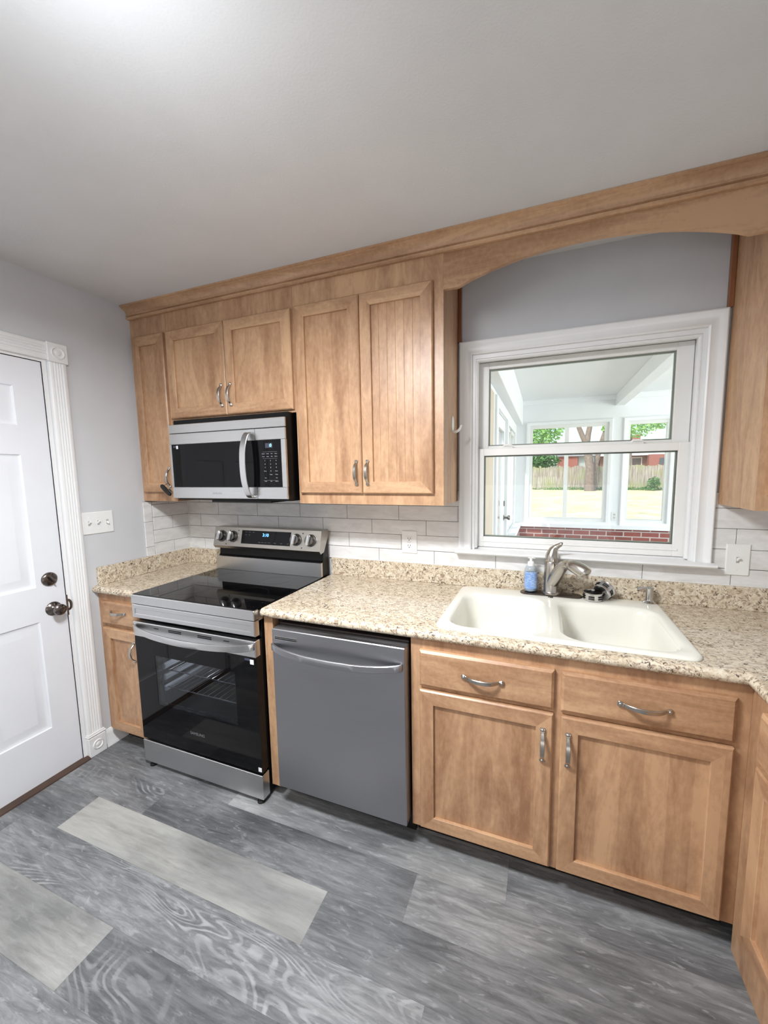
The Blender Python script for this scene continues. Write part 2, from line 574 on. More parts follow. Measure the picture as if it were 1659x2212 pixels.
def link_mesh(name, mb, mats, parent=None, origin=(0, 0, 0), smooth=35):
    bm = mb.bm
    bmesh.ops.recalc_face_normals(bm, faces=bm.faces)
    bmesh.ops.translate(bm, verts=bm.verts, vec=-Vector(origin))
    me = bpy.data.meshes.new(name)
    bm.to_mesh(me)
    bm.free()
    for mt in (mats if isinstance(mats, (list, tuple)) else [mats]):
        me.materials.append(mt)
    if smooth:
        me.polygons.foreach_set('use_smooth', [True] * len(me.polygons))
        me.set_sharp_from_angle(angle=math.radians(smooth))
    o = bpy.data.objects.new(name, me)
    COL.objects.link(o)
    if parent:
        o.parent = parent
    return o

class Thing:
    def __init__(s, name, label=None, cat=None, loc=(0, 0, 0), group=None, kind=None):
        s.o = bpy.data.objects.new(name, None)
        COL.objects.link(s.o)
        s.loc = Vector(loc)
        s.o.location = s.loc
        s.o.empty_display_size = 0.1
        tag(s.o, label, cat, group, kind)
    def part(s, name, mb, mats, parent=None, label=None, smooth=35):
        o = link_mesh(name, mb, mats, parent or s.o, s.loc, smooth)
        if label:
            o['label'] = label
        return o
    def text(s, name, body, size, loc, rot, mat, parent=None, extrude=0.0003):
        """lettering as a flat mesh"""
        cu = bpy.data.curves.new(name, 'FONT')
        cu.body, cu.size, cu.extrude = body, size, extrude
        cu.align_x, cu.align_y = 'CENTER', 'CENTER'
        tmp = bpy.data.objects.new(name, cu)
        me = bpy.data.meshes.new_from_object(tmp)
        bpy.data.objects.remove(tmp)
        bpy.data.curves.remove(cu)
        me.name = name
        me.materials.clear()
        me.materials.append(mat)
        o = bpy.data.objects.new(name, me)
        COL.objects.link(o)
        o.parent = parent or s.o
        o.location = Vector(loc) - s.loc
        o.rotation_euler = rot
        return o

def tag(o, label=None, cat=None, group=None, kind=None):
    if label: o['label'] = label
    if cat: o['category'] = cat
    if group: o['group'] = group
    if kind: o['kind'] = kind
    return o

def single(name, mb, mats, label, cat, origin, group=None, kind=None, smooth=35):
    o = link_mesh(name, mb, mats, None, origin, smooth)
    o.location = origin
    return tag(o, label, cat, group, kind)

def structure(name, mb, mats, smooth=35, label=None, cat=None):
    o = link_mesh(name, mb, mats, None, (0, 0, 0), smooth)
    return tag(o, label, cat, None, 'structure')

FACE = (PI / 2, 0, 0)      # text that faces the room (towards -y)

# ---------------------------------------------------------------- cabinet pieces
def pull(x, y, z, length, vertical, out=(0, -1, 0), along=None):
    """footed arched pull centred at (x, y, z) on a door front"""
    mb = MB()
    o = Vector(out)
    a = Vector(along) if along else (Vector((0, 0, 1)) if vertical else Vector((1, 0, 0)))
    sd = o.cross(a)
    cpt = Vector((x, y, z))
    h = length / 2
    path, wd, th = [], [], []
    for t, d, w, k in ((-1.0, .0025, .013, .004), (-.93, .004, .018, .006), (-.84, .005, .016, .006), (-.76, .007, .011, .005), (-.70, .011, .0115, .006),
                       (-.55, .019, .0135, .006), (-.35, .0255, .0145, .006), (0, .029, .015, .006), (.35, .0255, .0145, .006), (.55, .019, .0135, .006), (.70, .011, .0115, .006),
                       (.76, .007, .011, .005), (.84, .005, .016, .006), (.93, .004, .018, .006), (1.0, .0025, .013, .004)):
        path.append(cpt + a * (t * h) + o * d)
        wd.append(w)
        th.append(k)
    mb.ribbon(path, sd, wd, th)
    for t in (-.89, .89):
        mb.lathe([(.0052, 0), (.0052, .0085), (.003, .0105)], cpt + a * (t * h), o, 10)
    return mb

def shaker(x0, x1, z0, z1, yf, th=.02, rail=.055, inset=.011, cham=.005, grooves=None):
    """front with mitred frame and recessed flat panel; material 0 vertical grain, 1 horizontal grain"""
    mb = MB()
    c = cham
    pr = [(0, yf + th), (0, yf + c), (-c, yf), (-(rail - .0012), yf), (-rail, yf + .0012), (-rail, yf + inset + .004)]
    # open strip profile closed behind
    pr.append((-rail, yf + th - .001))
    mb.frame(x0, x1, z0, z1, pr, m=0, mh=1)
    px0, px1, pz0, pz1 = x0 + rail - .004, x1 - rail + .004, z0 + rail - .004, z1 - rail + .004
    if grooves:
        n = grooves
        w = (px1 - px0) / n
        out = [(px0, yf + th - .002)]
        for i in range(n):
            a = px0 + i * w
            if i:
                out += [(a - .0022, yf + inset), (a - .0007, yf + inset + .0014), (a + .0007, yf + inset + .0014), (a + .0022, yf + inset)]
            else:
                out += [(a, yf + inset)]
        out += [(px1, yf + inset), (px1, yf + th - .002)]
        mb.prism(out, 'z', pz0, pz1)
    else:
        mb.box(px0, px1, yf + inset, yf + th - .002, pz0, pz1)
    return mb

def slab(x0, x1, z0, z1, yf, th=.02, c=.009):
    mb = MB()
    mb.rings([[(x0, yf + th, z0), (x1, yf + th, z0), (x1, yf + th, z1), (x0, yf + th, z1)],
              [(x0, yf + c * .8, z0), (x1, yf + c * .8, z0), (x1, yf + c * .8, z1), (x0, yf + c * .8, z1)],
              [(x0 + c, yf, z0 + c), (x1 - c, yf, z0 + c), (x1 - c, yf, z1 - c), (x0 + c, yf, z1 - c)]])
    return mb

def swap_x(mb, x_face, y_org):
    """turn a front built facing -y at y=0 (x running along) so that it faces -x: x -> -y, y -> x"""
    M = Matrix(((0, 1, 0, x_face), (-1, 0, 0, y_org), (0, 0, 1, 0), (0, 0, 0, 1)))
    return mb.xform(M)
# ---------------------------------------------------------------- room shell
CZ = 2.455
RX = 3.47          # wall behind the second run of cabinets
FY = -3.9          # wall behind the photographer
# floor: rows of planks running along x
bm = bmesh.new()
uvl = bm.loops.layers.uv.new('plank')
cl = bm.loops.layers.color.new('tone')
ROWS = {  # row top y: list of (joint x, tone, beige, swirl)
    0: [(-.6, .50, .35, .2), (.94, .54, .55, .0), (2.17, .50, .2, .3)],
    -1: [(-.6, .50, .2, .9), (.615, .44, .1, .25), (1.85, .50, .35, .1), (3.08, .5, .2, .2)],
    -2: [(-.9, .47, .15, .5), (.332, .545, .95, .0), (1.565, .46, .1, .25), (2.80, .46, .2, .3)],
    -3: [(-1.1, .5, .25, .3), (.12, .50, .15, 1.0), (1.98, .48, .15, .25), (3.2, .5, .3, .2)],
    -4: [(-.3, .54, .85, .0), (.95, .42, .05, 1.0), (2.18, .49, .2, .3), (3.4, .5, .2, .2)],
}
rk = random.Random(3)
def plank_row(y1, y0, spans):
    for i, (xa, tone, bg, sw) in enumerate(spans):
        xb = spans[i + 1][0] if i + 1 < len(spans) else RX + .15
        xa, xb2 = max(xa, -.05), min(xb, RX + .15)
        if xb2 <= xa:
            continue
        g = .00015
        f = bm.faces.new([bm.verts.new(p) for p in ((xa + g, y0 + g, 0), (xb2 - g, y0 + g, 0), (xb2 - g, y1 - g, 0), (xa + g, y1 - g, 0))])
        ou, ov = rk.uniform(0, 60), rk.uniform(0, 60)
        for l in f.loops:
            l[uvl].uv = (l.vert.co.x + ou, l.vert.co.y + ov)
            l[cl] = (tone, bg, sw, 1)
E0, PW = -.722, .171
row = 4
y = E0 + PW * 4
k = 3
while y > FY - .2:
    r_i = round((y - E0) / PW)      # row whose top edge is y ; r_i = 1 -> spans e(.171 above -.722)
    key = r_i - 1
    if key in ROWS:
        sp = ROWS[key]
    else:
        sp = []
        x = -rk.uniform(.1, 1.2)
        while x < RX:
            sp.append((x, rk.choice((.42, .46, .5, .52, .54)), rk.choice((.05, .15, .3, .6)), rk.choice((0, .2, .4, 1))))
            x += 1.23
    plank_row(y, y - PW, sp)
    y -= PW
me = bpy.data.meshes.new('floor')
bm.to_mesh(me)
bm.free()
me.materials.append(floor_m)
fl = bpy.data.objects.new('floor', me)
COL.objects.link(fl)
tag(fl, 'gray wood-look vinyl plank floor with swirling pale grain', None, None, 'structure')
mb = MB().box(-.3, RX + .2, FY - .2, .14, -.12, -.0015)
structure('floor_subfloor', mb, dark_gap)

structure('ceiling', MB().box(-.15, RX + .15, FY - .15, .16, CZ, CZ + .2), ceil_paint)
# back wall with the window opening
WX0, WX1, WZ0, WZ1 = 1.930, 2.852, 1.095, 2.048
mb = MB().box(-.15, WX0, 0, .14, 0, CZ).box(WX1, RX + .15, 0, .14, 0, CZ).box(WX0, WX1, 0, .14, 0, WZ0).box(WX0, WX1, 0, .14, WZ1, CZ)
structure('wall_back', mb, wall_paint)
# left wall with the door opening
DY0, DY1, DZ = -1.578, -.760, 2.048
mb = MB().box(-.15, 0, DY1, 0, 0, CZ).box(-.15, 0, FY, DY0, 0, CZ).box(-.15, 0, DY0, DY1, DZ, CZ)
structure('wall_left', mb, wall_paint)
structure('wall_right', MB().box(RX, RX + .15, FY, 0, 0, CZ), wall_paint)
structure('wall_front', MB().box(-.15, RX + .15, FY - .15, FY, 0, CZ), wall_paint)

# baseboard along the left wall
prof = [(0, 0), (.024, 0), (.024, .012), (.016, .024), (.016, .07), (.012, .082), (.006, .092), (0, .094)]
structure('baseboard_left', MB().prism(prof, 'y', -.652, -.45), white_trim)
structure('baseboard_left', MB().prism(prof, 'y', FY, -1.69), white_trim)
prof2 = [(FY + p[0], p[1]) for p in prof]
structure('baseboard_front', MB().prism(prof2, 'x', 0, RX), white_trim)

# ---------------------------------------------------------------- door in the left wall
D = Thing('door_1', 'white six-panel entry door with nickel knob and deadbolt', 'door', (0, (DY0 + DY1) / 2, 0), kind='structure')
def panel_door():
    """leaf facing +x, front at x=-.004; local drawing plane (y, z)"""
    mb = MB()
    xf, xb = -.004, -.046
    y0, y1, z0, z1 = DY0 + .0018, DY1 - .0018, .014, DZ - .003
    cols = [(-1.462, -1.228), (-1.111, -.877)]
    rows = [(.260, .805), (.974, 1.606), (1.738, 1.917)]
    ys = sorted({y0, y1} | {v for p in cols for v in p})
    zs = sorted({z0, z1} | {v for p in rows for v in p})
    for a, b in zip(ys, ys[1:]):
        for c_, d in zip(zs, zs[1:]):
            if (a, b) in cols and (c_, d) in rows:
                prev = None
                rr = []
                for ins, dep in ((0, 0), (.004, -.005), (.012, -.008), (.020, -.0085), (.050, -.0015), (.054, -.0015)):
                    rr.append([(xf + dep, a + ins, c_ + ins), (xf + dep, b - ins, c_ + ins), (xf + dep, b - ins, d - ins), (xf + dep, a + ins, d - ins)])
                mb.rings(rr, cap0=False, cap1=True)
            else:
                mb.poly([(xf, a, c_), (xf, b, c_), (xf, b, d), (xf, a, d)])
    bmesh.ops.remove_doubles(mb.bm, verts=mb.bm.verts, dist=1e-5)
    mb.poly([(xb, y0, z0), (xb, y1, z0), (xb, y1, z1), (xb, y0, z1)])
    for a, b in (((y0, z0), (y0, z1)), ((y0, z1), (y1, z1)), ((y1, z1), (y1, z0)), ((y1, z0), (y0, z0))):
        mb.poly([(xf, a[0], a[1]), (xf, b[0], b[1]), (xb, b[0], b[1]), (xb, a[0], a[1])])
    return mb
leaf = D.part('door_leaf', panel_door(), door_white, smooth=20)
mb = MB().lathe([(.034, 0), (.034, .003), (.031, .007), (.020, .011), (.013, .016), (.0125, .030), (.018, .036), (.0255, .043), (.0275, .052), (.026, .060), (.020, .0655), (.010, .067), (.009, .0655), (0.001, .0655)], (-.004, -.818, .853), (1, 0, 0), 32)
D.part('door_knob', mb, knob_m, leaf)
mb = MB().lathe([(.034, 0), (.034, .003), (.031, .008), (.024, .012), (.001, .0125)], (-.004, -.822, 1.003), (1, 0, 0), 32)
mb.tube([(.008, -.822, 1.003), (.016, -.822, 1.003)], .009, 12)
mb.ribbon([(.021, -.832, 1.019), (.022, -.826, 1.009), (.022, -.818, .997), (.021, -.812, .987)], (1, 0, 0), .016, .007)
D.part('deadbolt', mb, knob_m, leaf)
mb = MB().box(-.046, .0015, DY1 - .001, DY1 + .004, .80, .905)
D.part('strike_plate', mb.tube([(-.001, DY1 + .002, .825), (.004, DY1 + .012, .835), (.005, DY1 + .015, .8525), (.004, DY1 + .012, .87), (-.001, DY1 + .002, .88)], .006, 8, flat=((1, 0, 0), .3)), bronze, smooth=30)
# jamb and casing
mb = MB().box(-.15, .001, DY1, DY1 + .018, 0, DZ + .018).box(-.15, .001, DY0 - .018, DY0, 0, DZ + .018).box(-.15, .001, DY0, DY1, DZ, DZ + .018)
mb.box(-.15, -.05, DY1 - .012, DY1, 0, DZ).box(-.15, -.05, DY0, DY0 + .012, 0, DZ).box(-.15, -.05, DY0, DY1, DZ - .012, DZ)
D.part('door_jamb', mb, white_trim)
def flutes(a, b, n=4, base=.017):
    """profile (along, depth) of a fluted board between a and b"""
    w = b - a
    o = [(a, 0), (a, base - .003), (a + .003, base)]
    st = w * .20
    fw = (w - 2 * st) / n
    for i in range(n):
        s0 = a + st + i * fw
        o += [(s0 + .001, base)]
        for k in range(1, 6):
            t = k / 6
            o.append((s0 + .001 + (fw - .002) * t, base - .0052 * math.sin(PI * t)))
        o += [(s0 + fw - .001, base)]
    o += [(b - .003, base), (b, base - .003), (b, 0)]
    return o
def disc_block(mb, yc, zc, y0, y1, z0, z1, th, r):
    mb.box(0, th, y0, y1, z0, z1, .002)
    mb.lathe([(r, th - .001), (r, th + .003), (r * .88, th + .0055), (r * .74, th + .003), (r * .66, th + .001), (r * .42, th + .001), (r * .34, th + .004), (r * .15, th + .005), (.0005, th + .005)], (0, yc, zc), (1, 0, 0), 28)
for ya, yb in ((DY1 + .020, DY1 + .100), (DY0 - .100, DY0 - .020)):
    mb = MB().prism([(d, y_) for y_, d in flutes(ya + .002, yb - .002)], 'z', .128, 2.056)
    D.part('fluted_casing', mb, white_trim, smooth=50)
    mb = MB()
    disc_block(mb, (ya + yb) / 2, 2.100, ya - .003, yb + .003, 2.055, 2.146, .024, .030)
    D.part('rosette_block', mb, white_trim)
    mb = MB()
    disc_block(mb, (ya + yb) / 2, .058, ya - .003, yb + .003, 0, .105, .026, .026)
    mb.box(0, .023, ya - .001, yb + .001, .105, .111).box(0, .028, ya - .005, yb + .005, .111, .119, .002).box(0, .024, ya - .002, yb + .002, .119, .127, .002)
    D.part('plinth_block', mb, white_trim)
pr = flutes(2.060, 2.142)
mb = MB().prism([(d, z_) for z_, d in pr], 'y', DY0 - .017, DY1 + .017)
D.part('fluted_casing', mb, white_trim, smooth=50)
structure('trim_threshold', MB().prism([(-.15, 0), (.032, 0), (.030, .006), (.012, .013), (-.15, .013)], 'y', DY0 - .017, DY1 + .017), thresh_m)

# ---------------------------------------------------------------- tiled backsplash
def tile_wall(name, rows, hi0, hi1, place, label):
    """rows: (z0, z1, joints); place(h0, h1, z0, z1) -> box limits"""
    mb = MB()
    g = .0010
    for z0, z1, js in rows:
        e = [hi0] + [j for j in js if hi0 + .004 < j < hi1 - .004] + [hi1]
        for a, b in zip(e, e[1:]):
            mb.box(*place(a + g, b - g, z0 + g, z1 - g, .008), .0012)
    lo, hi = min(r[0] for r in rows), max(r[1] for r in rows)
    mb.box(*place(hi0 + .0015, hi1 - .0015, lo, hi, .0062), 0, 1)
    o = structure(name, mb, [tile_m, grout_m], 30, label)
    return o
J0 = [.138 + .3175 * i for i in range(12)]
J1 = [.271 + .3145 * i for i in range(5)] + [1.852 + .32 * i for i in range(6)]
J2 = [.114 + .3135 * i for i in range(6)] + [2.04, 2.36, 2.68, 3.004, 3.325]
back = lambda a, b, z0, z1, d: (a, b, -d, 0, z0, z1)
JB = [.271 + .3175 * i for i in range(12)]
tile_wall('trim_tile_back', [(1.012, 1.083, J0)], 0.008, RX, back, 'white subway tile running under the window sill')
tile_wall('trim_tile_back', [(1.0835, 1.1645, JB), (1.1645, 1.2445, J2), (1.2445, 1.3235, J1), (1.3235, 1.403, J2)], 0.008, 1.858, back, 'white subway tile behind the range and outlet')
tile_wall('trim_tile_back', [(1.0835, 1.1645, JB), (1.1645, 1.2505, J2), (1.2505, 1.335, [2.85, 3.164]), (1.335, 1.40, J2)], 2.926, RX, back, 'white subway tile around the single switch')
side = lambda a, b, z0, z1, d: (0, d, a, b, z0, z1)
tile_wall('trim_tile_left', [(1.012, 1.0855, [-.130]), (1.0855, 1.166, []), (1.166, 1.246, [-.132]), (1.246, 1.325, []), (1.325, 1.345, [-.15])], -.265, -.008, side, 'white subway tile on the side wall')
tile_wall('trim_tile_left', [(1.012, 1.068, []), (1.068, 1.222, []), (1.222, 1.345, [])], -.322, -.267, side, 'upright white border tiles ending the side-wall tile')

structure('trim_caulk', MB().box(.001, RX, -.0105, -.0082, 1.0123, 1.0150).box(.0082, .0105, -.320, -.0105, 1.0123, 1.0150).box(.0082, .0115, -.0115, -.0082, 1.015, 1.347), caulk)
# ---------------------------------------------------------------- kitchen window
Wn = Thing('window_1', 'white double-hung window over the sink with its upper view into a sunroom', 'window', (2.39, 0, 1.1), kind='structure')
cas = [(0, 0), (0, -.014), (.006, -.018), (.014, -.015), (.030, -.014), (.040, -.017), (.046, -.024), (.056, -.027), (.061, -.024), (.061, 0)]
mb = MB().frame(1.920, 2.860, 1.106, 2.060, cas, open_bottom=True)
Wn.part('casing', mb, white_trim)
mb = MB()
mb.prism([(.03, 1.106), (-.052, 1.106), (-.0605, 1.101), (-.062, 1.096), (-.058, 1.090), (-.054, 1.088), (-.03, 1.086), (-.026, 1.082), (-.0085, 1.080), (.03, 1.080)], 'x', 1.846, 2.931)
Wn.part('stool', mb, white_trim)
# jambs with the stop beads
mb = MB()
for a, b, sgn in ((1.918, 1.936, 1), (2.846, 2.862, -1)):
    mb.box(a, b, -.001, .139, 1.1065, 2.06)
mb.box(1.936, 2.846, -.001, .139, 2.040, 2.06)
mb.box(1.936, 2.846, .030, .139, 1.095, 1.112)
Wn.part('jamb', mb, white_trim)
mb = MB().frame(1.9365, 2.8455, 1.1125, 2.0395, [(0, .004), (0, .030), (-.005, .030), (-.011, .024), (-.011, .010), (-.005, .004)], open_bottom=True)
Wn.part('stop_bead', mb, white_trim)
dk = plain('dark_glazing_gasket', (84, 88, 84), 0.5)
gg = plain('gray_green_glass_spacer', (132, 138, 126), 0.4)
gk_up = plain('light_glazing_gasket', (150, 152, 148), 0.5)
def sash(name, x0, x1, z0, z1, gx0, gx1, gz0, gz1, y0, y1):
    mb = MB()
    mb.box(x0, gx0, y0, y1, z0, z1, .002).box(gx1, x1, y0, y1, z0, z1, .002)
    mb.box(gx0, gx1, y0, y1, gz1, z1, .002).box(gx0, gx1, y0, y1, z0, gz0, .002)
    # glazing bead
    s_ = Wn.part(name, mb, vinyl)
    mb = MB().frame(gx0, gx1, gz0, gz1, [(0, y0 + .011), (0, y0 + .030), (-.002, y0 + .030), (-.002, y0 + .011)])
    Wn.part('gasket', mb, gk_up if name == 'upper_sash' else dk, s_)
    mb = MB().frame(gx0 + .002, gx1 - .002, gz0 + .002, gz1 - .002, [(0, y0 + .016), (0, y0 + .028), (-.004, y0 + .028), (-.004, y0 + .016)])
    Wn.part('spacer', mb, gg, s_)
    mb = MB().box(gx0 + .001, gx1 - .001, y0 + .013, y0 + .015, gz0 + .001, gz1 - .001)
    Wn.part('pane', mb, glass_m, s_)
    return s_
up_s = sash('upper_sash', 1.938, 2.844, 1.598, 2.038, 1.989, 2.782, 1.627, 2.006, .078, .110)
lo_s = sash('lower_sash', 1.938, 2.844, 1.1135, 1.612, 1.974, 2.797, 1.167, 1.577, .038, .070)
mb = MB().box(1.96, 2.815, .034, .038, 1.140, 1.150, .0015)
Wn.part('lift_rail', mb, vinyl, lo_s)
for xx in (2.085, 2.64):
    mb = MB().box(xx - .028, xx + .028, .040, .068, 1.612, 1.618, .002)
    mb.tube([(xx - .02, .052, 1.618), (xx - .012, .050, 1.627), (xx + .01, .048, 1.628), (xx + .03, .046, 1.621)], [.005, .006, .005, .003], 8)
    Wn.part('sash_lock', mb, vinyl, lo_s)
# ---------------------------------------------------------------- upper cabinets
YF, YD = -.307, -.327          # face frame and door planes
ZB = 1.352                     # underside of the wall cabinets
UW = [wood_v, wood_h]
def upper_cab(name, label, x0, x1, z0, doors, handles, strip=None, grooves=None, zb_body=None):
    T = Thing(name, label, 'cabinet', ((x0 + x1) / 2, -.15, z0), 'maple wall cabinets')
    mb = MB().box(x0, x1, YF, -.0085, z0, 2.4535)
    T.part('body', mb, wood_v)
    for i, d in enumerate(doors):
        g = grooves[i] if grooves else None
        dm = shaker(d[0], d[1], d[2], d[3], YD, grooves=g)
        dd = T.part('door', dm, UW, smooth=25)
        for (hx, hz, ln) in [handles[i]]:
            T.part('handle', pull(hx, YD, hz, ln, True), nickel, dd)
    return T
A = upper_cab('wall_cabinet', 'narrow one-door maple wall cabinet in the corner, key fob on its handle', .0015, .2785, ZB, [(.028, .270, 1.404, 2.286)], [(.253, 1.490, .118)])
B = upper_cab('wall_cabinet', 'short two-door maple wall cabinet mounted over the microwave', .2795, 1.1090, 1.802, [(.292, .6945, 1.815, 2.286), (.6975, 1.104, 1.815, 2.286)], [(.668, 1.914, .118), (.727, 1.914, .118)])
Cc = upper_cab('wall_cabinet', 'tall two-door maple wall cabinet beside the window, two pulls at its lower centre', 1.1100, 1.8505, ZB, [(1.1265, 1.4665, 1.404, 2.288), (1.4695, 1.8085, 1.404, 2.288)], [(1.441, 1.500, .118), (1.498, 1.500, .118)], grooves=[None, 6])
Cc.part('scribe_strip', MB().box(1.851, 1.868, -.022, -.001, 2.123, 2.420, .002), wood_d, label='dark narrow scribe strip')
# cabinet on the far side of the window
U = Thing('wall_cabinet', 'maple wall cabinet past the window, its plain side panel facing the sink', 'cabinet', (3.2, -.15, ZB), 'maple wall cabinets')
U.part('body', MB().box(2.9335, RX - .001, YF, -.0085, ZB, 2.4535), wood_v)
d_ = U.part('door', shaker(2.962, 3.44, 1.404, 2.288, YD), UW, smooth=25)
U.part('handle', pull(2.99, YD, 1.50, .118, True), nickel, d_)
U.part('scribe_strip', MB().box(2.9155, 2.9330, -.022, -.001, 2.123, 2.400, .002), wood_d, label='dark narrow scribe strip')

# arched valance bridging the two cabinets
mb = MB()
xa, xb = 1.8510, 2.9330
pts = [(xa, 2.4535), (xa, 2.248), (1.913, 2.248)]
N = 28
for i in range(1, N):
    t = i / N
    x = 1.913 + (2.866 - 1.913) * t
    pts.append((x, 2.248 + .083 * (1 - (2 * t - 1) ** 2) ** .92))
pts += [(2.866, 2.248), (xb, 2.248), (xb, 2.4535)]
top = []
mb2 = MB()
for (p, q) in zip(pts[1:-1], pts[2:-1]):
    if q[0] - p[0] < 1e-5:
        continue
    mb2.prism([(p[0], p[1]), (q[0], q[1]), (q[0], 2.4535), (p[0], 2.4535)], 'y', YF - .0012, YF + .018)
bmesh.ops.remove_doubles(mb2.bm, verts=mb2.bm.verts, dist=1e-5)
bmesh.ops.delete(mb2.bm, geom=[f for f in mb2.bm.faces if all(len(e.link_faces) > 2 for e in f.edges if abs(e.verts[0].co.x - e.verts[1].co.x) < 1e-6) and abs(f.normal.x) > .99 and len({round(v.co.x, 4) for v in f.verts}) == 1 and 1.86 < f.verts[0].co.x < 2.92], context='FACES_ONLY')
single('valance', mb2, wood_h, 'arched maple valance board spanning above the window', 'valance', (2.39, YF, 2.25))
# crown moulding along the whole run
cp = [(YF - .0015, 2.388), (-.321, 2.388), (-.3275, 2.392), (-.3285, 2.398), (-.3185, 2.4015), (-.3185, 2.4045), (-.326, 2.408), (-.3265, 2.412), (-.3205, 2.4145), (-.325, 2.424), (-.336, 2.435), (-.350, 2.4405), (-.350, 2.4440), (-.359, 2.4470), (-.359, 2.4545), (YF - .0015, 2.4545)]
single('crown_molding', MB().prism(cp, 'x', .0, RX), wood_h, 'stepped maple crown molding along the ceiling over the wall cabinets', 'molding', (1.7, YF, 2.40), smooth=25)

# ---------------------------------------------------------------- base cabinets
BF, BD = -.612, -.632
def base_body(T, x0, x1, toe=True, y_front=BF):
    mb = MB().box(x0, x1, y_front, y_front + .02, .090, .8755)
    mb.box(x0, x1, y_front + .02, -.002, .090, .8755)
    T.part('body', mb, wood_v)
    T.part('toe_kick', MB().box(x0, x1, y_front + .075, y_front + .09, .0005, .090), dark_gap, label='recessed toe kick with its shade painted in')
L_ = Thing('base_cabinet', 'narrow maple base cabinet squeezed between the side wall and the range', 'cabinet', (.17, -.3, 0), 'maple base cabinets')
mb = MB().box(.0015, .334, BF, -.002, .090, .8755)
L_.part('body', mb, wood_v)
L_.part('toe_kick', MB().box(.0255, .334, BF + .075, BF + .09, .0005, .090), dark_gap, label='recessed toe kick with its shade painted in')
dr = L_.part('drawer', slab(.040, .326, .712, .838, BD), wood_h, smooth=20)
L_.part('handle', pull(.178, BD, .786, .122, False), nickel, dr)
d_ = L_.part('door', shaker(.040, .326, .103, .690, BD), UW, smooth=25)
L_.part('handle', pull(.282, BD, .586, .112, True), nickel, d_)

S = Thing('sink_cabinet', 'wide maple base cabinet under the sink with two drawer fronts and two doors', 'cabinet', (2.3, -.3, 0), 'maple base cabinets')
mb = MB().box(1.796, 2.8423, BF, BF + .02, .088, .8755)
mb.box(1.796, 1.814, BF + .02, -.002, .088, .8755).box(1.814, 2.8415, BF + .02, -.002, .088, .106)
S.part('body', mb, wood_v)
S.part('toe_kick', MB().box(1.796, 2.8415, BF + .075, BF + .09, .0005, .088), dark_gap, label='recessed toe kick with its shade painted in')
for x0, x1, hx in ((1.834, 2.3085, 2.071), (2.3295, 2.8035, 2.570)):
    dr = S.part('drawer', slab(x0, x1, .693, .833, BD), wood_h, smooth=20)
    S.part('handle', pull(hx, BD, .760, .150, False), nickel, dr)
for x0, x1, hx in ((1.834, 2.3085, 2.276), (2.3320, 2.8035, 2.356)):
    d_ = S.part('door', shaker(x0, x1, .101, .677, BD), UW, smooth=25)
    S.part('handle', pull(hx, BD, .563, .124, True), nickel, d_)

Q = Thing('base_cabinet', 'maple base cabinet turning the corner beside the sink cabinet', 'cabinet', (3.1, -1.2, 0), 'maple base cabinets')
mb = MB().box(2.8425, 2.8625, -1.95, -.6125, .001, .8755).box(2.8625, RX - .001, -1.95, -.6125, .001, .8755)
Q.part('body', mb, wood_v)
XF = 2.8222
for ya, yb in ((-.698, -1.27), (-1.30, -1.90)):
    w = ya - yb
    dr = Q.part('drawer', swap_x(slab(0, w, .695, .838, 0), XF, ya), wood_y, smooth=20)
    Q.part('handle', pull(XF, (ya + yb) / 2, .765, .15, False, (-1, 0, 0), (0, 1, 0)), nickel, dr)
    d_ = Q.part('door', swap_x(shaker(0, w, .150, .681, 0), XF, ya), [wood_v, wood_y], smooth=25)
    Q.part('handle', pull(XF, yb + .05, .56, .124, True, (-1, 0, 0)), nickel, d_)

single('end_panel', MB().box(1.1065, 1.152, -.612, -.002, .062, .8755), wood_v, 'upright maple filler panel between the range and the dishwasher', 'panel', (1.13, -.6, .062))
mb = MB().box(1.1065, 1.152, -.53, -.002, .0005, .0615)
single('panel_base', mb, dark_gap, 'recessed base under the filler panel by the range, its shade painted in', 'plinth', (1.13, -.5, 0))

# ---------------------------------------------------------------- countertops
ZT, ZU = .914, .876
YN = -.640
def nose(y_edge):
    """half-round front profile in (y, z), running back to y_edge+.03"""
    r = .019
    o = [(y_edge + .030, ZU), (y_edge + r, ZU)]
    for i in range(1, 10):
        a = -PI / 2 - PI * i / 10
        o.append((y_edge + r + r * math.cos(a), ZU + r + r * math.sin(a)))
    o += [(y_edge + r, ZT), (y_edge + .030, ZT)]
    return o
YB_ = YN + .030
XI = 2.816
# sink cut-out limits
HX0, HX1, HY0, HY1 = 1.905, 2.712, -.575, -.070
CT = Thing('countertop', 'speckled granite-look countertop with the sink set into it', 'countertop', (2.0, -.3, ZU), 'granite-look countertops')
mb = MB()
def nose_run():
    o = nose(YN)
    # straight leg along x, mitred into the leg along y at the inner corner
    A_ = [(1.1095, p[0], p[1]) for p in o]
    A1 = [(1.106 if False else 1.1065 + .004 * abs(math.sin(0)), p[0] + .0, p[1]) for p in o]
    d = [p[0] - YN for p in o]
    Bm = [(XI + dd, YN + dd, p[1]) for dd, p in zip(d, o)]
    Ce = [(XI + dd, -1.97, p[1]) for dd, p in zip(d, o)]
    mb.rings([A_, Bm, Ce])
nose_run()
X0 = 1.1095
mb.box(X0, HX0, YB_, -.001, ZU, ZT)
mb.box(HX0, HX1, YB_, HY0, ZU, ZT)
mb.box(HX0, HX1, HY1, -.001, ZU, ZT)
mb.box(HX1, XI + .03, YB_, -.001, ZU, ZT)
mb.box(XI + .03, RX - .001, -1.97, -.001, ZU, ZT)
CT.part('slab', mb, granite_m, smooth=40)
mb = MB().box(X0, RX - .001, -.020, -.001, ZT + .0003, 1.012, .0015)
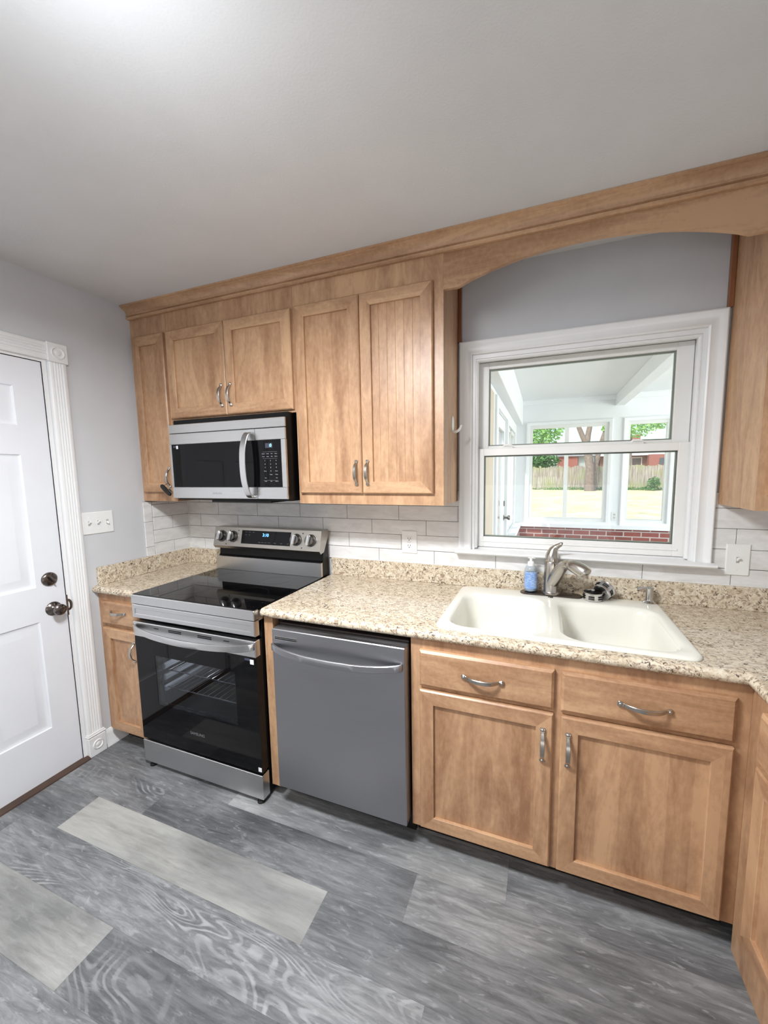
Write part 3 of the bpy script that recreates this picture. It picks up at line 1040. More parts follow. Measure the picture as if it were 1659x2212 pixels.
mb.box(RX - .020, RX - .001, -1.97, -.0205, ZT + .0003, 1.012, .0015)
CT.part('backsplash_lip', mb, granite_m)
CL = Thing('countertop', 'short piece of granite-look countertop in the corner by the range', 'countertop', (.17, -.3, ZU), 'granite-look countertops')
o = nose(YN)
mb = MB().prism(o, 'x', .001, .3365).box(.001, .3365, YB_, -.001, ZU, ZT)
CL.part('slab', mb, granite_m, smooth=40)
mb = MB().box(.0205, .3365, -.020, -.001, ZT + .0003, 1.012, .0015).box(.001, .020, -.612, -.001, ZT + .0003, 1.012, .0015)
CL.part('backsplash_lip', mb, granite_m)

# ---------------------------------------------------------------- sink
def rrect(x0, x1, y0, y1, r, z, n=6):
    o = []
    for cx_, cy_, a0 in ((x1 - r, y1 - r, 0), (x0 + r, y1 - r, PI / 2), (x0 + r, y0 + r, PI), (x1 - r, y0 + r, 3 * PI / 2)):
        for k in range(n + 1):
            a = a0 + PI / 2 * k / n
            o.append((cx_ + r * math.cos(a), cy_ + r * math.sin(a), z))
    return o
K = Thing('sink', 'off-white double-bowl drop-in sink set in the countertop', 'sink', (2.31, -.32, ZT))
mb = MB()
SX0, SX1, SY0, SY1 = 1.884, 2.733, -.602, -.040
def ins(d, z, r=.045):
    return rrect(SX0 + d, SX1 - d, SY0 + d, SY1 - d, r - d * .4, z)
rim = [ins(.0, ZT + .0004), ins(-.0005, ZT + .004), ins(.002, ZT + .008), ins(.006, ZT + .0105), ins(.012, ZT + .0115)]
mb.rings(rim, cap0=False, cap1=False)
mb.bm.verts.ensure_lookup_table()
outer = mb.bm.verts[-28:]
outer = list(mb.bm.verts)[-28:]
bowls = [(1.922, 2.272, -.570, -.155), (2.332, 2.694, -.570, -.155)]
loops = [outer]
ZD = ZT + .0115
for bx0, bx1, by0, by1 in bowls:
    bs = []
    for d, dz, r in ((-.010, 0, .085), (-.004, -.0015, .08), (.003, -.007, .078), (.009, -.018, .075), (.016, -.05, .07), (.024, -.12, .065), (.032, -.165, .06), (.050, -.185, .05), (.085, -.192, .03)):
        bs.append(rrect(bx0 + d, bx1 - d, by0 + d, by1 - d, max(r - d * .3, .02), ZD + dz))
    st = len(mb.bm.verts)
    mb.rings(bs, cap0=False, cap1=True)
    loops.append(list(mb.bm.verts)[st:st + 28])
es = []
for lp in loops:
    for i in range(28):
        a, b = lp[i], lp[(i + 1) % 28]
        e = mb.bm.edges.get((a, b)) or mb.bm.edges.new((a, b))
        es.append(e)
bmesh.ops.triangle_fill(mb.bm, edges=es, use_beauty=True, use_dissolve=False)
K.part('basin', mb, sink_m, smooth=50)
for bx0, bx1, by0, by1 in bowls:
    cx_, cy_ = (bx0 + bx1) / 2, (by0 + by1) / 2
    K.part('drain', MB().lathe([(.044, 0), (.044, .003), (.038, .004), (.036, .001), (.001, .001)], (cx_, cy_, ZD - .1918), (0, 0, 1), 24), chrome)
K.part('overflow_mark', MB().lathe([(.012, 0), (.012, .0012), (.010, .0016), (.001, .0016)], (2.30, -.118, ZD - .0002), (0, 0, 1), 20), steel_hd)

# ---------------------------------------------------------------- faucet
FXc, FYc = 2.302, -.072
F = Thing('faucet', 'brushed nickel single-lever pull-out kitchen faucet behind the sink', 'faucet', (FXc, FYc, ZD))
mb = MB()
pl = lambda d, z: rrect(2.166 + d, 2.436 - d, -.108 + d, -.042 - d, .032 - d, z, 6)
mb.rings([pl(0, ZD + .0003), pl(0, ZD + .004), pl(.003, ZD + .007), pl(.008, ZD + .008)])
F.part('base_plate', mb, bronze)
zb = ZD + .008
mb = MB().lathe([(.040, zb), (.040, zb + .003), (.035, zb + .006), (.0325, zb + .010), (.032, zb + .06), (.0315, zb + .12), (.031, zb + .147), (.0295, zb + .150)], (FXc, FYc, 0), (0, 0, 1), 28)
F.part('body', mb, nickel)
mb = MB()
zt = zb + .151
mb.tube([(FXc, FYc, zt), (FXc, FYc, zt + .012), (FXc + .002, FYc + .001, zt + .030), (FXc + .007, FYc + .002, zt + .050), (FXc + .016, FYc + .001, zt + .064), (FXc + .028, FYc - .004, zt + .074), (FXc + .040, FYc - .008, zt + .082), (FXc + .045, FYc - .009, zt + .082)],
        [.0300, .0300, .0275, .021, .0145, .0105, .0090, .005], 18)
F.part('lever', mb, nickel)
mb = MB()
P0 = Vector((FXc + .004, FYc - .006, zb + .055))
sp = [P0, P0 + Vector((.020, -.030, .045)), P0 + Vector((.034, -.055, .078)), P0 + Vector((.046, -.078, .098)), P0 + Vector((.058, -.098, .106)), P0 + Vector((.068, -.110, .106))]
mb.tube(sp, [.030, .027, .0245, .0225, .0215, .0215], 18)
F.part('spout', mb, nickel)
mb = MB()
h0 = sp[-1]
mb.tube([h0 + Vector((-.003, .004, .001)), h0 + Vector((.010, -.010, .001)), h0 + Vector((.034, -.030, -.007)), h0 + Vector((.052, -.044, -.016)), h0 + Vector((.060, -.050, -.021))], [.021, .0265, .029, .0285, .024], 18)
hd = F.part('spray_head', mb, nickel)
mb = MB().lathe([(.0225, .012), (.0235, 0), (.0225, -.006), (.001, -.006)], h0 + Vector((.044, -.038, -.036)), (0, 0, 1), 20)
F.part('nozzle', mb, nickel, hd)

# soap bottle on the base plate
bz = zb + .0006
Bt = Thing('soap_bottle', 'clear pump bottle of hand soap with a blue label beside the faucet', 'bottle', (2.214, -.062, bz))
bx, by = 2.212, -.070
mb = MB().lathe([(.020, 0), (.0265, .003), (.0285, .008), (.0285, .098), (.027, .108), (.021, .119), (.014, .124), (.0135, .128)], (bx, by, bz), (0, 0, 1), 28)
Bt.part('bottle_body', mb, bottle_glass)
liq = plain('pale_soap_liquid', (150, 162, 178), 0.25)
mb = MB().lathe([(.019, .002), (.0262, .005), (.0272, .010), (.0272, .090), (.001, .091)], (bx, by, bz), (0, 0, 1), 24)
Bt.part('liquid', mb, liq)
mb = MB()
rr = []
for zz in (.016, .096):
    rr.append([(bx + .0289 * math.cos(a), by + .0289 * math.sin(a), bz + zz) for a in [PI * (1.0 + 1.0 * k / 20) - .35 + .7 * k / 20 for k in range(21)]])
mb.rings(rr, closed=False, cap0=False, cap1=False)
Bt.part('label', mb, label_m)
mb = MB().lathe([(.0155, .122), (.0155, .136), (.0135, .142), (.0065, .143), (.0065, .156), (.001, .156)], (bx, by, bz), (0, 0, 1), 24)
mb.tube([(bx - .014, by - .002, bz + .158), (bx + .006, by, bz + .159), (bx + .018, by + .002, bz + .157)], [.004, .006, .004], 10, flat=((0, 0, 1), .6))
Bt.part('pump', mb, plastic_w)

# strainers by the faucet
def strainer(name, label, M):
    T = Thing(name, label, 'strainer', M.to_translation(), group='sink strainers by the faucet')
    mb = MB().lathe([(.034, 0), (.0375, .002), (.0385, .010), (.039, .030), (.0415, .0335), (.0415, .036), (.0375, .036), (.036, .030), (.0355, .006), (.001, .004)], (0, 0, 0), (0, 0, 1), 32)
    T.part('basket', mb.xform(M), steel_hd)
    mb = MB()
    for k in range(6):
        a = 2 * PI * k / 6 + .3
        for zz in (.012, .021):
            mb.tube([(.0393 * math.cos(a + t), .0393 * math.sin(a + t), zz) for t in (-.30, -.15, 0, .15, .30)], .0027, 6)
    T.part('slots', mb.xform(M), rubber)
    mb = MB().lathe([(.037, .030), (.0365, .033), (.026, .034), (.022, .024), (.012, .021), (.012, .030), (.008, .034), (.001, .034)], (0, 0, 0), (0, 0, 1), 28)
    T.part('rubber_stopper', mb.xform(M), rubber)
    mb = MB().lathe([(.004, .034), (.004, .040), (.009, .042), (.009, .046), (.001, .047)], (0, 0, 0), (0, 0, 1), 16)
    T.part('stem_knob', mb.xform(M), steel_hd)
    return T
strainer('sink_strainer', 'steel basket strainer standing upright on the sink rim', Matrix.Translation((2.474, -.098, ZD + .0006)))
strainer('sink_strainer', 'steel basket strainer tipped on its side against the counter lip', Matrix.Translation((2.520, -.074, ZD + .040)) @ Matrix.Rotation(math.radians(-66), 4, Vector((.75, -.65, 0)).normalized()) @ Matrix.Translation((0, 0, -.018)))
# soap dispenser mounted in the rim
P = Thing('soap_dispenser', 'small chrome built-in soap dispenser at the far sink corner', 'dispenser', (2.695, -.06, ZD))
mb = MB().lathe([(.026, .0003), (.026, .003), (.022, .007), (.0155, .011), (.0145, .015), (.0145, .060), (.0155, .062), (.0155, .068), (.012, .070), (.001, .070)], (2.697, -.064, ZD), (0, 0, 1), 24)
P.part('body', mb, chrome)
mb = MB().tube([(2.700, -.064, ZD + .0645), (2.672, -.074, ZD + .0655), (2.652, -.082, ZD + .064), (2.648, -.083, ZD + .061)], [.006, .0052, .0048, .0046], 10)
P.part('nozzle', mb, chrome)
# ---------------------------------------------------------------- microwave
MX0, MX1, MY = .3385, 1.0945, -.386
M_ = Thing('microwave', 'stainless over-the-range microwave with black glass door and keypad', 'microwave', ((MX0 + MX1) / 2, -.2, 1.375))
mb = MB().box(MX0 + .002, MX1 - .002, -.352, -.0085, 1.366, 1.800)
mb.box(MX0 + .25, MX1 - .12, -.36, -.2, 1.356, 1.366)
M_.part('body', mb, black_enamel)
mb = MB()
GX0, GX1, GZ0, GZ1 = .353, 1.069, 1.437, 1.667
XS = .917
FB = MY + .012
mb.box(MX0, MX1, MY, FB, GZ1, 1.7235, .002).box(MX0, MX1, MY, FB, 1.3765, GZ0, .002)
mb.box(MX0, GX0, MY, FB, GZ0, GZ1).box(GX1, MX1, MY, FB, GZ0, GZ1)
fr = M_.part('front_frame', mb, steel_m)
M_.part('vent_grille', MB().box(MX0, MX1, MY, FB, 1.7265, 1.7725, .002), steel_m)
M_.part('frame_back', MB().box(MX0 + .001, MX1 - .001, FB + .0003, -.3525, 1.377, 1.772), black_enamel)
for za, zb2 in ((GZ1 + .0005, 1.7233), (1.3768, GZ0 - .0005)):
    M_.part('seam', MB().box(XS - .0007, XS + .0007, MY - .0003, MY + .01, za, zb2), black_enamel)
M_.part('door_glass', MB().box(GX0, XS, MY + .0012, FB, GZ0, GZ1, .0008), black_glass)
cp_ = M_.part('control_panel', MB().box(XS + .0008, GX1, MY + .0012, FB, GZ0, GZ1, .0008), black_glass)
yk = MY + .0006
M_.part('display', MB().box(.975, 1.018, yk - .0002, yk + .001, 1.628, 1.651), plain('dim_display', (58, 58, 70), .2), cp_)
M_.text('digits', ':0', .021, (1.006, yk - .0006, 1.6395), FACE, digit_cyan, cp_)
rows = [(1.600, ['Popcorn', 'Potato', 'Pizza', 'Reheat'], .0052), (1.5865, ['Frozen', 'Soften', 'Melt', 'Defrost'], .0052)]
xs4 = [.962, .988, 1.012, 1.037]
for z_, ws, sz in rows:
    for x_, w in zip(xs4, ws):
        M_.text('key_print', w, sz, (x_, yk - .0003, z_), FACE, mark_g, cp_, extrude=.0001)
xs3 = [.970, 1.003, 1.036]
for i, r_ in enumerate((['1', '2', '3'], ['4', '5', '6'], ['7', '8', '9'], ['Power', '0', 'Sensor'], ['', 'Energy', '+30 sec'], ['Stop', '', 'Start'], ['Timer', 'Vent', 'Memory'])):
    for x_, w in zip(xs3, r_):
        if w:
            M_.text('key_print', w, .0085 if len(w) == 1 else .0055, (x_, yk - .0003, 1.566 - .0168 * i), FACE, mark_g, cp_, extrude=.0001)
for z_ in (1.609, 1.577, 1.470):
    M_.part('key_line', MB().box(.958, 1.044, yk - .0003, yk + .0005, z_ - .0005, z_ + .0005), mark_d, cp_)
M_.text('logo_text', 'SAMSUNG', .014, (.655, MY - .0003, 1.404), FACE, plain('logo_gray', (150, 150, 152), .4), fr)
M_.part('sticker', MB().box(.386, .399, yk - .0004, yk + .0005, 1.643, 1.660), sticker_m, label='small white sticker')
M_.part('sticker', MB().box(.364, .385, yk - .0004, yk + .0005, 1.650, 1.659), plain('faint_sticker', (60, 60, 70), .4))
path = [(.888, MY - .001, 1.703), (.886, MY - .020, 1.699), (.881, MY - .034, 1.672), (.877, MY - .045, 1.62), (.876, MY - .049, 1.545), (.877, MY - .045, 1.47), (.881, MY - .034, 1.417), (.886, MY - .020, 1.391), (.888, MY - .001, 1.387)]
M_.part('handle', MB().ribbon(path, (1, 0, 0), [.034] + [.036] * 7 + [.034], .010), steel_hd, smooth=40)

# ---------------------------------------------------------------- range
RX0, RX1 = .3415, 1.1030
G = Thing('range', 'freestanding stainless electric range with smooth black cooktop', 'range', ((RX0 + RX1) / 2, -.35, 0))
mb = MB()
BX0, BX1 = RX0 + .004, RX1 - .004
mb.box(BX0, .42, -.622, -.030, .035, .908).box(1.02, BX1, -.622, -.030, .035, .908).box(.42, 1.02, -.14, -.030, .035, .908)
mb.box(.42, 1.02, -.622, -.14, .035, .29).box(.42, 1.02, -.622, -.14, .66, .908)
G.part('body', mb, black_enamel)
G.part('cooktop', MB().box(RX0 + .003, RX1 - .003, -.664, -.118, .908, .9165, .002), cooktop_glass)
rng_ring = plain('burner_ring_print', (46, 46, 50), .1)
for cx_, cy_, r in ((.56, -.50, .105), (.90, -.50, .115), (.57, -.24, .075), (.89, -.24, .075)):
    mb = MB()
    mb.lathe([(r, .0), (r, .0002), (r - .0012, .0002), (r - .0012, 0)], (cx_, cy_, .9166), (0, 0, 1), 48, caps=False)
    G.part('burner_ring', mb, rng_ring)
mb = MB().box(RX0, RX1, -.671, -.640, .868, .9135, .003)
mb.box(RX0, RX1, -.640, -.60, .862, .9075)
G.part('front_trim', mb, steel_m)
# control-less panel under the cooktop with a pressed rectangle
mb = MB()
rr = []
x0, x1, z0, z1 = RX0, RX1 - .002, .796, .865
pr = [(0, -.640), (0, -.667), (-.003, -.670), (-.0195, -.670), (-.0225, -.6665), (-.0225, -.640)]
mb.frame(x0 + .0, x1 - .0, z0, z1, pr)
mb.box(x0 + .02, x1 - .02, -.6668, -.640, z0 + .02, z1 - .02)
G.part('front_panel', mb, steel_m, smooth=30)
# oven door
mb = MB()
OX0, OX1, OZ0, OZ1 = .474, .976, .355, .615
yd = -.668
mb.box(RX0 + .002, OX0, yd, yd + .030, .152, .700).box(OX1, RX1 - .002, yd, yd + .030, .152, .700)
mb.box(OX0, OX1, yd, yd + .030, OZ1, .700).box(OX0, OX1, yd, yd + .030, .152, OZ0)
Od = G.part('oven_door', mb, black_glass)
G.part("door_edge", MB().box(RX0 + .004, .42, yd + .0301, -.626, .155, .775).box(1.02, RX1 - .004, yd + .0301, -.626, .155, .775).box(.42, 1.02, yd + .0301, -.626, .155, .29).box(.42, 1.02, yd + .0301, -.626, .66, .775), black_enamel, Od)
mb = MB().box(RX0, RX1 - .002, yd - .003, yd + .030, .7005, .776, .003)
G.part('door_band', mb, steel_m, Od)
G.part('window_glass', MB().box(OX0, OX1, yd + .001, yd + .006, OZ0, OZ1), oven_glass, Od)
for a, b, z_, h_ in ((.585, .668, .760, .0022), (.585, .668, .752, .0022), (.770, .855, .760, .0022), (.770, .855, .752, .0022), (.488, .520, .757, .0018), (.925, .958, .757, .0018)):
    G.part('vent_slot', MB().box(a, b, yd - .0036, yd, z_ - h_, z_ + h_), black_enamel, Od)
path = [(.352, yd - .003, .752), (.362, yd - .012, .750), (.42, yd - .030, .744), (.55, yd - .047, .737), (.72, yd - .055, .735), (.89, yd - .047, .737), (1.02, yd - .030, .744), (1.082, yd - .012, .750), (1.092, yd - .003, .752)]
G.part('handle', MB().ribbon(path, (0, 0, 1), .031, .009), steel_hd, Od, smooth=45)
G.text('logo_text', 'SAMSUNG', .020, (.722, yd - .0003, .254), FACE, mark_d, Od)
G.part('sticker', MB().box(1.066, 1.086, yd - .0006, yd, .668, .690), sticker_m, Od, label='small white sticker')
G.part('sticker', MB().box(1.036, 1.064, yd - .0006, yd, .683, .693), plain('blue_gray_sticker', (70, 74, 100), .4), Od)
G.part('sticker', MB().box(1.080, 1.098, yd - .0006, yd, .160, .180), sticker_m, Od, label='small white sticker')
# cavity: open box seen through the window
mb = MB()
cx0, cx1, cy0, cy1, cz0, cz1 = .42, 1.02, -.66 + .04, -.14, .29, .66
mb.poly([(cx0, cy1, cz0), (cx1, cy1, cz0), (cx1, cy1, cz1), (cx0, cy1, cz1)])
mb.poly([(cx0, cy0, cz0), (cx0, cy1, cz0), (cx0, cy1, cz1), (cx0, cy0, cz1)])
mb.poly([(cx1, cy0, cz0), (cx1, cy1, cz0), (cx1, cy1, cz1), (cx1, cy0, cz1)])
mb.poly([(cx0, cy0, cz0), (cx1, cy0, cz0), (cx1, cy1, cz0), (cx0, cy1, cz0)])
mb.poly([(cx0, cy0, cz1), (cx1, cy0, cz1), (cx1, cy1, cz1), (cx0, cy1, cz1)])
G.part('oven_cavity', mb, enamel_gray, smooth=0)
for k in range(2):
    for z_ in (.40, .46, .52, .58):
        xw = cx0 + .004 if k == 0 else cx1 - .024
        G.part('rack_support', MB().box(xw, xw + .020, -.60, -.20, z_ - .02, z_ + .012, .006), rack_white)
for z_ in (.405, .50):
    mb = MB()
    for yy in (-.59, -.20):
        mb.tube([(cx0 + .026, yy, z_), (cx1 - .026, yy, z_)], .0032, 8)
    for i in range(15):
        xx = cx0 + .05 + i * .0357
        mb.tube([(xx, -.592, z_ + .003), (xx, -.198, z_ + .003)], .0018, 6)
    mb.tube([(cx0 + .026, -.33, z_), (cx1 - .026, -.33, z_)], .0026, 8)
    G.part('oven_rack', mb, gray_rack)
lamp('oven_lamp', 'POINT', (.60, -.45, .63), 1.5, (0.95, 0.97, 1.0), shadow_soft_size=.02)
# storage drawer and feet
mb = MB().box(RX0 + .001, RX1 - .001, -.671, -.625, .024, .142, .002)
G.part('storage_drawer', mb, steel_m)
G.part('kick_strip', MB().box(RX0 + .006, RX1 - .006, -.640, -.06, .020, .0348), black_enamel)  # black strip under the range body
for xx, yy in ((.385, -.655), (1.075, -.655), (.385, -.08), (1.075, -.08)):
    G.part('foot', MB().lathe([(.018, .0004), (.018, .008), (.012, .010), (.012, .0238)], (xx, yy, 0), (0, 0, 1), 16), rubber)
# backguard
mb = MB()
gx0, gx1 = RX0 + .003, RX1 - .004
mb.prism([(-.118, .9175), (-.1165, .998), (-.100, .998), (-.100, .9175)], 'x', gx0, gx1)
G.part('backguard_plate', mb, steel_m)
G.part('backguard_neck', MB().prism([(-.100, .917), (-.100, .998), (-.088, 1.006), (-.086, 1.055), (-.032, 1.175), (-.032, .917)], 'x', gx0 + .002, gx1 - .002), black_enamel)
mb = MB()
mb.prism([(-.088, 1.058), (-.122, 1.051), (-.134, 1.068), (-.106, 1.180), (-.034, 1.180), (-.034, 1.15)], 'x', RX0, RX1 + .001)
Bg = G.part('control_head', mb, steel_hd0, smooth=20)
# tilted control face: frame of reference
ta = math.atan2(.134 - .106, 1.180 - 1.068)
def face_pt(x, z, d=0.0):
    t = (z - 1.068) / (1.180 - 1.068)
    y = -.134 + (.134 - .106) * t
    return Vector((x, y - d * math.cos(ta), z + d * math.sin(ta) * 1.0))
fx0, fx1, fz0, fz1 = .553, .905, 1.088, 1.166
mb = MB()
mb.rings([[face_pt(fx0, fz0, -.004), face_pt(fx1, fz0, -.004), face_pt(fx1, fz1, -.004), face_pt(fx0, fz1, -.004)],
          [face_pt(fx0, fz0, .0008), face_pt(fx1, fz0, .0008), face_pt(fx1, fz1, .0008), face_pt(fx0, fz1, .0008)]])
dp = G.part('display_panel', mb, black_glass, Bg)
TILT = (PI / 2 - ta, 0, 0)
G.text('digits', '3:10', .026, face_pt(.729, 1.142, .0014), TILT, digit_blue, dp)
for x_, w in ((.690, 'Bake'), (.712, 'Broil'), (.735, 'Conv'), (.760, 'Warm'), (.800, 'Clean'), (.845, 'Start'), (.890, 'Off')):
    G.text('key_print', w, .0075, face_pt(x_, 1.100, .0012), TILT, mark_d, dp, extrude=.0001)
for x_, z_, w in ((.585, 1.156, 'Timer'), (.612, 1.156, 'Clock'), (.640, 1.156, 'Light'), (.585, 1.140, 'Lock'), (.612, 1.140, 'Fan')):
    G.text('key_print', w, .007, face_pt(x_, z_, .0012), TILT, mark_d, dp, extrude=.0001)
knob_face = plain('knob_dark_steel', (120, 118, 116), .3, metal=1.0)
nv = (face_pt(0, 1.12, 1) - face_pt(0, 1.12, 0)).normalized()
for x_, ang in ((.400, 4), (.486, 4), (.944, 6), (1.040, 6)):
    c0 = face_pt(x_, 1.126, .0)
    mb = MB().lathe([(.034, .0002), (.034, .003), (.030, .004), (.029, .022), (.027, .025), (.001, .025)], c0, nv, 28)
    kb = G.part('knob', mb, knob_face, Bg)
    mb = MB().lathe([(.0345, .0003), (.0352, .002), (.0345, .0032), (.030, .0035)], c0, nv, 28)
    G.part('knob_skirt', mb, plastic_k, kb)
    upv = Vector((1, 0, 0)).cross(nv) * -1
    a = math.radians(ang)
    dv = upv * math.cos(a) + Vector((1, 0, 0)) * math.sin(a)
    sv = dv.cross(nv)
    cpt = c0 + nv * .031
    mb = MB().ribbon([cpt - dv * .028, cpt - dv * .02, cpt + dv * .02, cpt + dv * .028], sv, [.012, .020, .020, .012], .014)
    G.part('knob_grip', mb, steel_hd, kb)
for x_, z_ in ((.463, 1.160), (.527, 1.163), (.440, 1.080), (.903, 1.160), (.985, 1.163), (.985, 1.083)):
    G.part('burner_mark', MB().lathe([(.0038, .0), (.0038, .0006), (.0001, .0006)], face_pt(x_, z_, .0002), nv, 12), plastic_k, Bg)

# ---------------------------------------------------------------- dishwasher
DX0, DX1 = 1.1800, 1.7865
H = Thing('dishwasher', 'dark stainless dishwasher with bowed bar handle under the countertop', 'dishwasher', ((DX0 + DX1) / 2, -.3, 0))
H.part('body', MB().box(1.1560, 1.7905, -.575, -.004, .100, .8735), plain('dark_tub', (30, 24, 22), .6))
H.part('toe_panel', MB().box(1.1560, 1.7905, -.555, -.54, .0006, .100), dark_gap)
mb = MB().box(DX0, DX1, -.656, -.600, .107, .842, .003)
Hd = H.part('door_panel', mb, steel_dk)
H.part('door_liner', MB().box(DX0 + .004, DX1 - .003, -.5998, -.576, .110, .850), plain('brown_black_liner', (44, 34, 30), .5), Hd)
mb = MB().frame(1.195, 1.309, .797, .812, [(0, -.6565), (0, -.6580), (-.0022, -.6580), (-.0022, -.6565)])
mb.box(1.1965, 1.3075, -.6574, -.6566, .8035, .8055)
H.part('vent', mb, steel_hd, Hd)
H.part('vent_slots', MB().box(1.197, 1.307, -.6568, -.6564, .7985, .8105), black_enamel, Hd)
path = [(1.186, -.657, .765), (1.194, -.668, .7645), (1.26, -.690, .761), (1.36, -.706, .758), (1.484, -.712, .757), (1.60, -.706, .758), (1.70, -.690, .761), (1.764, -.668, .7645), (1.772, -.657, .765)]
H.part('handle', MB().ribbon(path, (0, 0, 1), .029, .010), steel_dk, Hd, smooth=45)

# ---------------------------------------------------------------- switches, outlets, hook, key
def toggle(mb_plate, T, c, axis, up=True, plate=None):
    pass
def plate_back(name, label, cat, x0, x1, z0, z1, y0=-.0085):
    T = Thing(name, label, cat, ((x0 + x1) / 2, y0, z0))
    mb = MB()
    mb.rings([[(x0, y0 + .0003, z0), (x1, y0 + .0003, z0), (x1, y0 + .0003, z1), (x0, y0 + .0003, z1)],
              [(x0, y0 - .003, z0), (x1, y0 - .003, z0), (x1, y0 - .003, z1), (x0, y0 - .003, z1)],
              [(x0 + .003, y0 - .0055, z0 + .003), (x1 - .003, y0 - .0055, z0 + .003), (x1 - .003, y0 - .0055, z1 - .003), (x0 + .003, y0 - .0055, z1 - .003)]])
    return T, T.part('cover_plate', mb, plastic_w, smooth=20)
T, pt = plate_back('light_switch', 'single white toggle switch on the tile below the far wall cabinet', 'switch', 2.972, 3.053, 1.058, 1.188)
xc, zc, yy = 3.012, 1.123, -.014
T.part('toggle_slot', MB().box(xc - .0055, xc + .0055, yy - .0004, yy + .001, zc - .0125, zc + .0125), plain('slot_gray', (170, 170, 168), .6), pt)
T.part('toggle', MB().ribbon([(xc, yy + .001, zc), (xc, yy - .006, zc + .005), (xc, yy - .013, zc + .010)], (1, 0, 0), [.009, .0085, .007], [.012, .010, .008]), plastic_w, pt)
T.part('screw', MB().lathe([(.003, 0), (.002, .0012), (.0001, .0012)], (xc, yy, zc + .042), (0, -1, 0), 10).lathe([(.003, 0), (.002, .0012), (.0001, .0012)], (xc, yy, zc - .042), (0, -1, 0), 10), plastic_w, pt)

T, pt = plate_back('outlet', 'white duplex safety outlet on the tile between the range and the window', 'outlet', 1.546, 1.632, 1.066, 1.188)
xc, zc = 1.589, 1.127
mb = MB().box(xc - .0165, xc + .0165, yy - .0015, yy + .001, zc - .033, zc + .033, .001)
rc = T.part('receptacle', mb, plastic_w, pt)
mb = MB()
for dz in (.0195, -.0195):
    mb.box(xc - .0075, xc - .005, yy - .0018, yy - .001, zc + dz - .003, zc + dz + .006)
    mb.box(xc + .005, xc + .0075, yy - .0018, yy - .001, zc + dz - .003, zc + dz + .006)
    mb.lathe([(.0028, 0), (.0028, .0004), (.0001, .0004)], (xc, yy - .0015, zc + dz - .0085), (0, -1, 0), 10)
T.part('slots', mb, plastic_k, rc)
T.part('reset_button', MB().box(xc - .011, xc - .001, yy - .0026, yy, zc - .003, zc + .003, .0006).box(xc + .001, xc + .011, yy - .0026, yy, zc - .003, zc + .003, .0006), plain('button_gray', (205, 204, 202), .5), rc)

# triple switch on the side wall
y0, y1, z0, z1 = -.657, -.500, 1.194, 1.312
T = Thing('light_switch', 'white triple toggle switch plate on the gray wall beside the door', 'switch', (0, -.58, 1.194))
mb = MB()
mb.rings([[(.0004, y0, z0), (.0004, y1, z0), (.0004, y1, z1), (.0004, y0, z1)], [(.0035, y0, z0), (.0035, y1, z0), (.0035, y1, z1), (.0035, y0, z1)],
          [(.006, y0 + .003, z0 + .003), (.006, y1 - .003, z0 + .003), (.006, y1 - .003, z1 - .003), (.006, y0 + .003, z1 - .003)]])
pt = T.part('cover_plate', mb, plastic_w, smooth=20)
zc = (z0 + z1) / 2
for i, updn in enumerate((1, 1, -1)):
    yc = (y0 + y1) / 2 + (i - 1) * .046
    T.part('toggle_slot', MB().box(.005, .0064, yc - .0055, yc + .0055, zc - .0125, zc + .0125), plain('slot_gray', (170, 170, 168), .6), pt)
    T.part('toggle', MB().ribbon([(.005, yc, zc), (.012, yc, zc + .005 * updn), (.019, yc, zc + .010 * updn)], (0, 1, 0), [.009, .0085, .007], [.012, .010, .008]), plastic_w, pt)
    T.part('screw', MB().lathe([(.003, 0), (.002, .0012), (.0001, .0012)], (.006, yc, zc + .030), (1, 0, 0), 10).lathe([(.003, 0), (.002, .0012), (.0001, .0012)], (.006, yc, zc - .030), (1, 0, 0), 10), plastic_w, pt)

# adhesive hook on the cabinet side
T = Thing('wall_hook', 'small white adhesive hook stuck to the side of the tall wall cabinet', 'hook', (1.8506, -.135, 1.72))
mb = MB()
el = lambda k, d: [(1.8508 + d, -.137 + .019 * k * math.cos(a), 1.721 + .038 * k * math.sin(a)) for a in [2 * PI * i / 20 for i in range(20)]]
mb.rings([el(1, 0), el(1, .003), el(.8, .005)])
pt = T.part('hook_plate', mb, plastic_w)
mb = MB().tube([(1.854, -.137, 1.690), (1.864, -.137, 1.685), (1.878, -.137, 1.690), (1.889, -.137, 1.703), (1.893, -.137, 1.715)], [.006, .0062, .006, .005, .004], 10)
T.part('hook_arm', mb, plastic_w)

# key fob on the narrow cabinet's handle
T = Thing('key_ring', 'black key fob on a metal ring hung from the corner cabinet handle', 'keys', (.256, -.37, 1.42))
mb = MB()
ring = [(.253 + .0, -.350 + .017 * math.cos(a), 1.437 + .017 * math.sin(a)) for a in [2 * PI * i / 20 for i in range(21)]]
mb.tube(ring, .0016, 6)
T.part('ring', mb, chrome)
A3, B3 = Vector((.236, -.372, 1.447)), Vector((.300, -.372, 1.392))
d3 = (B3 - A3).normalized()
mb = MB().ribbon([A3, A3 + d3 * .006, A3 + d3 * .03, B3 - d3 * .006, B3], Vector((0, 0.3, 1)).cross(d3).cross(d3), [.012, .021, .024, .020, .012], .012)
T.part('fob', mb, rubber)
mb = MB().tube([(.262, -.360, 1.425), (.272, -.366, 1.418), (.280, -.366, 1.410)], .003, 6)
mb.tube([(.272, -.352, 1.424), (.286, -.354, 1.412)], [.006, .004], 8)
T.part('clip', mb, nickel)
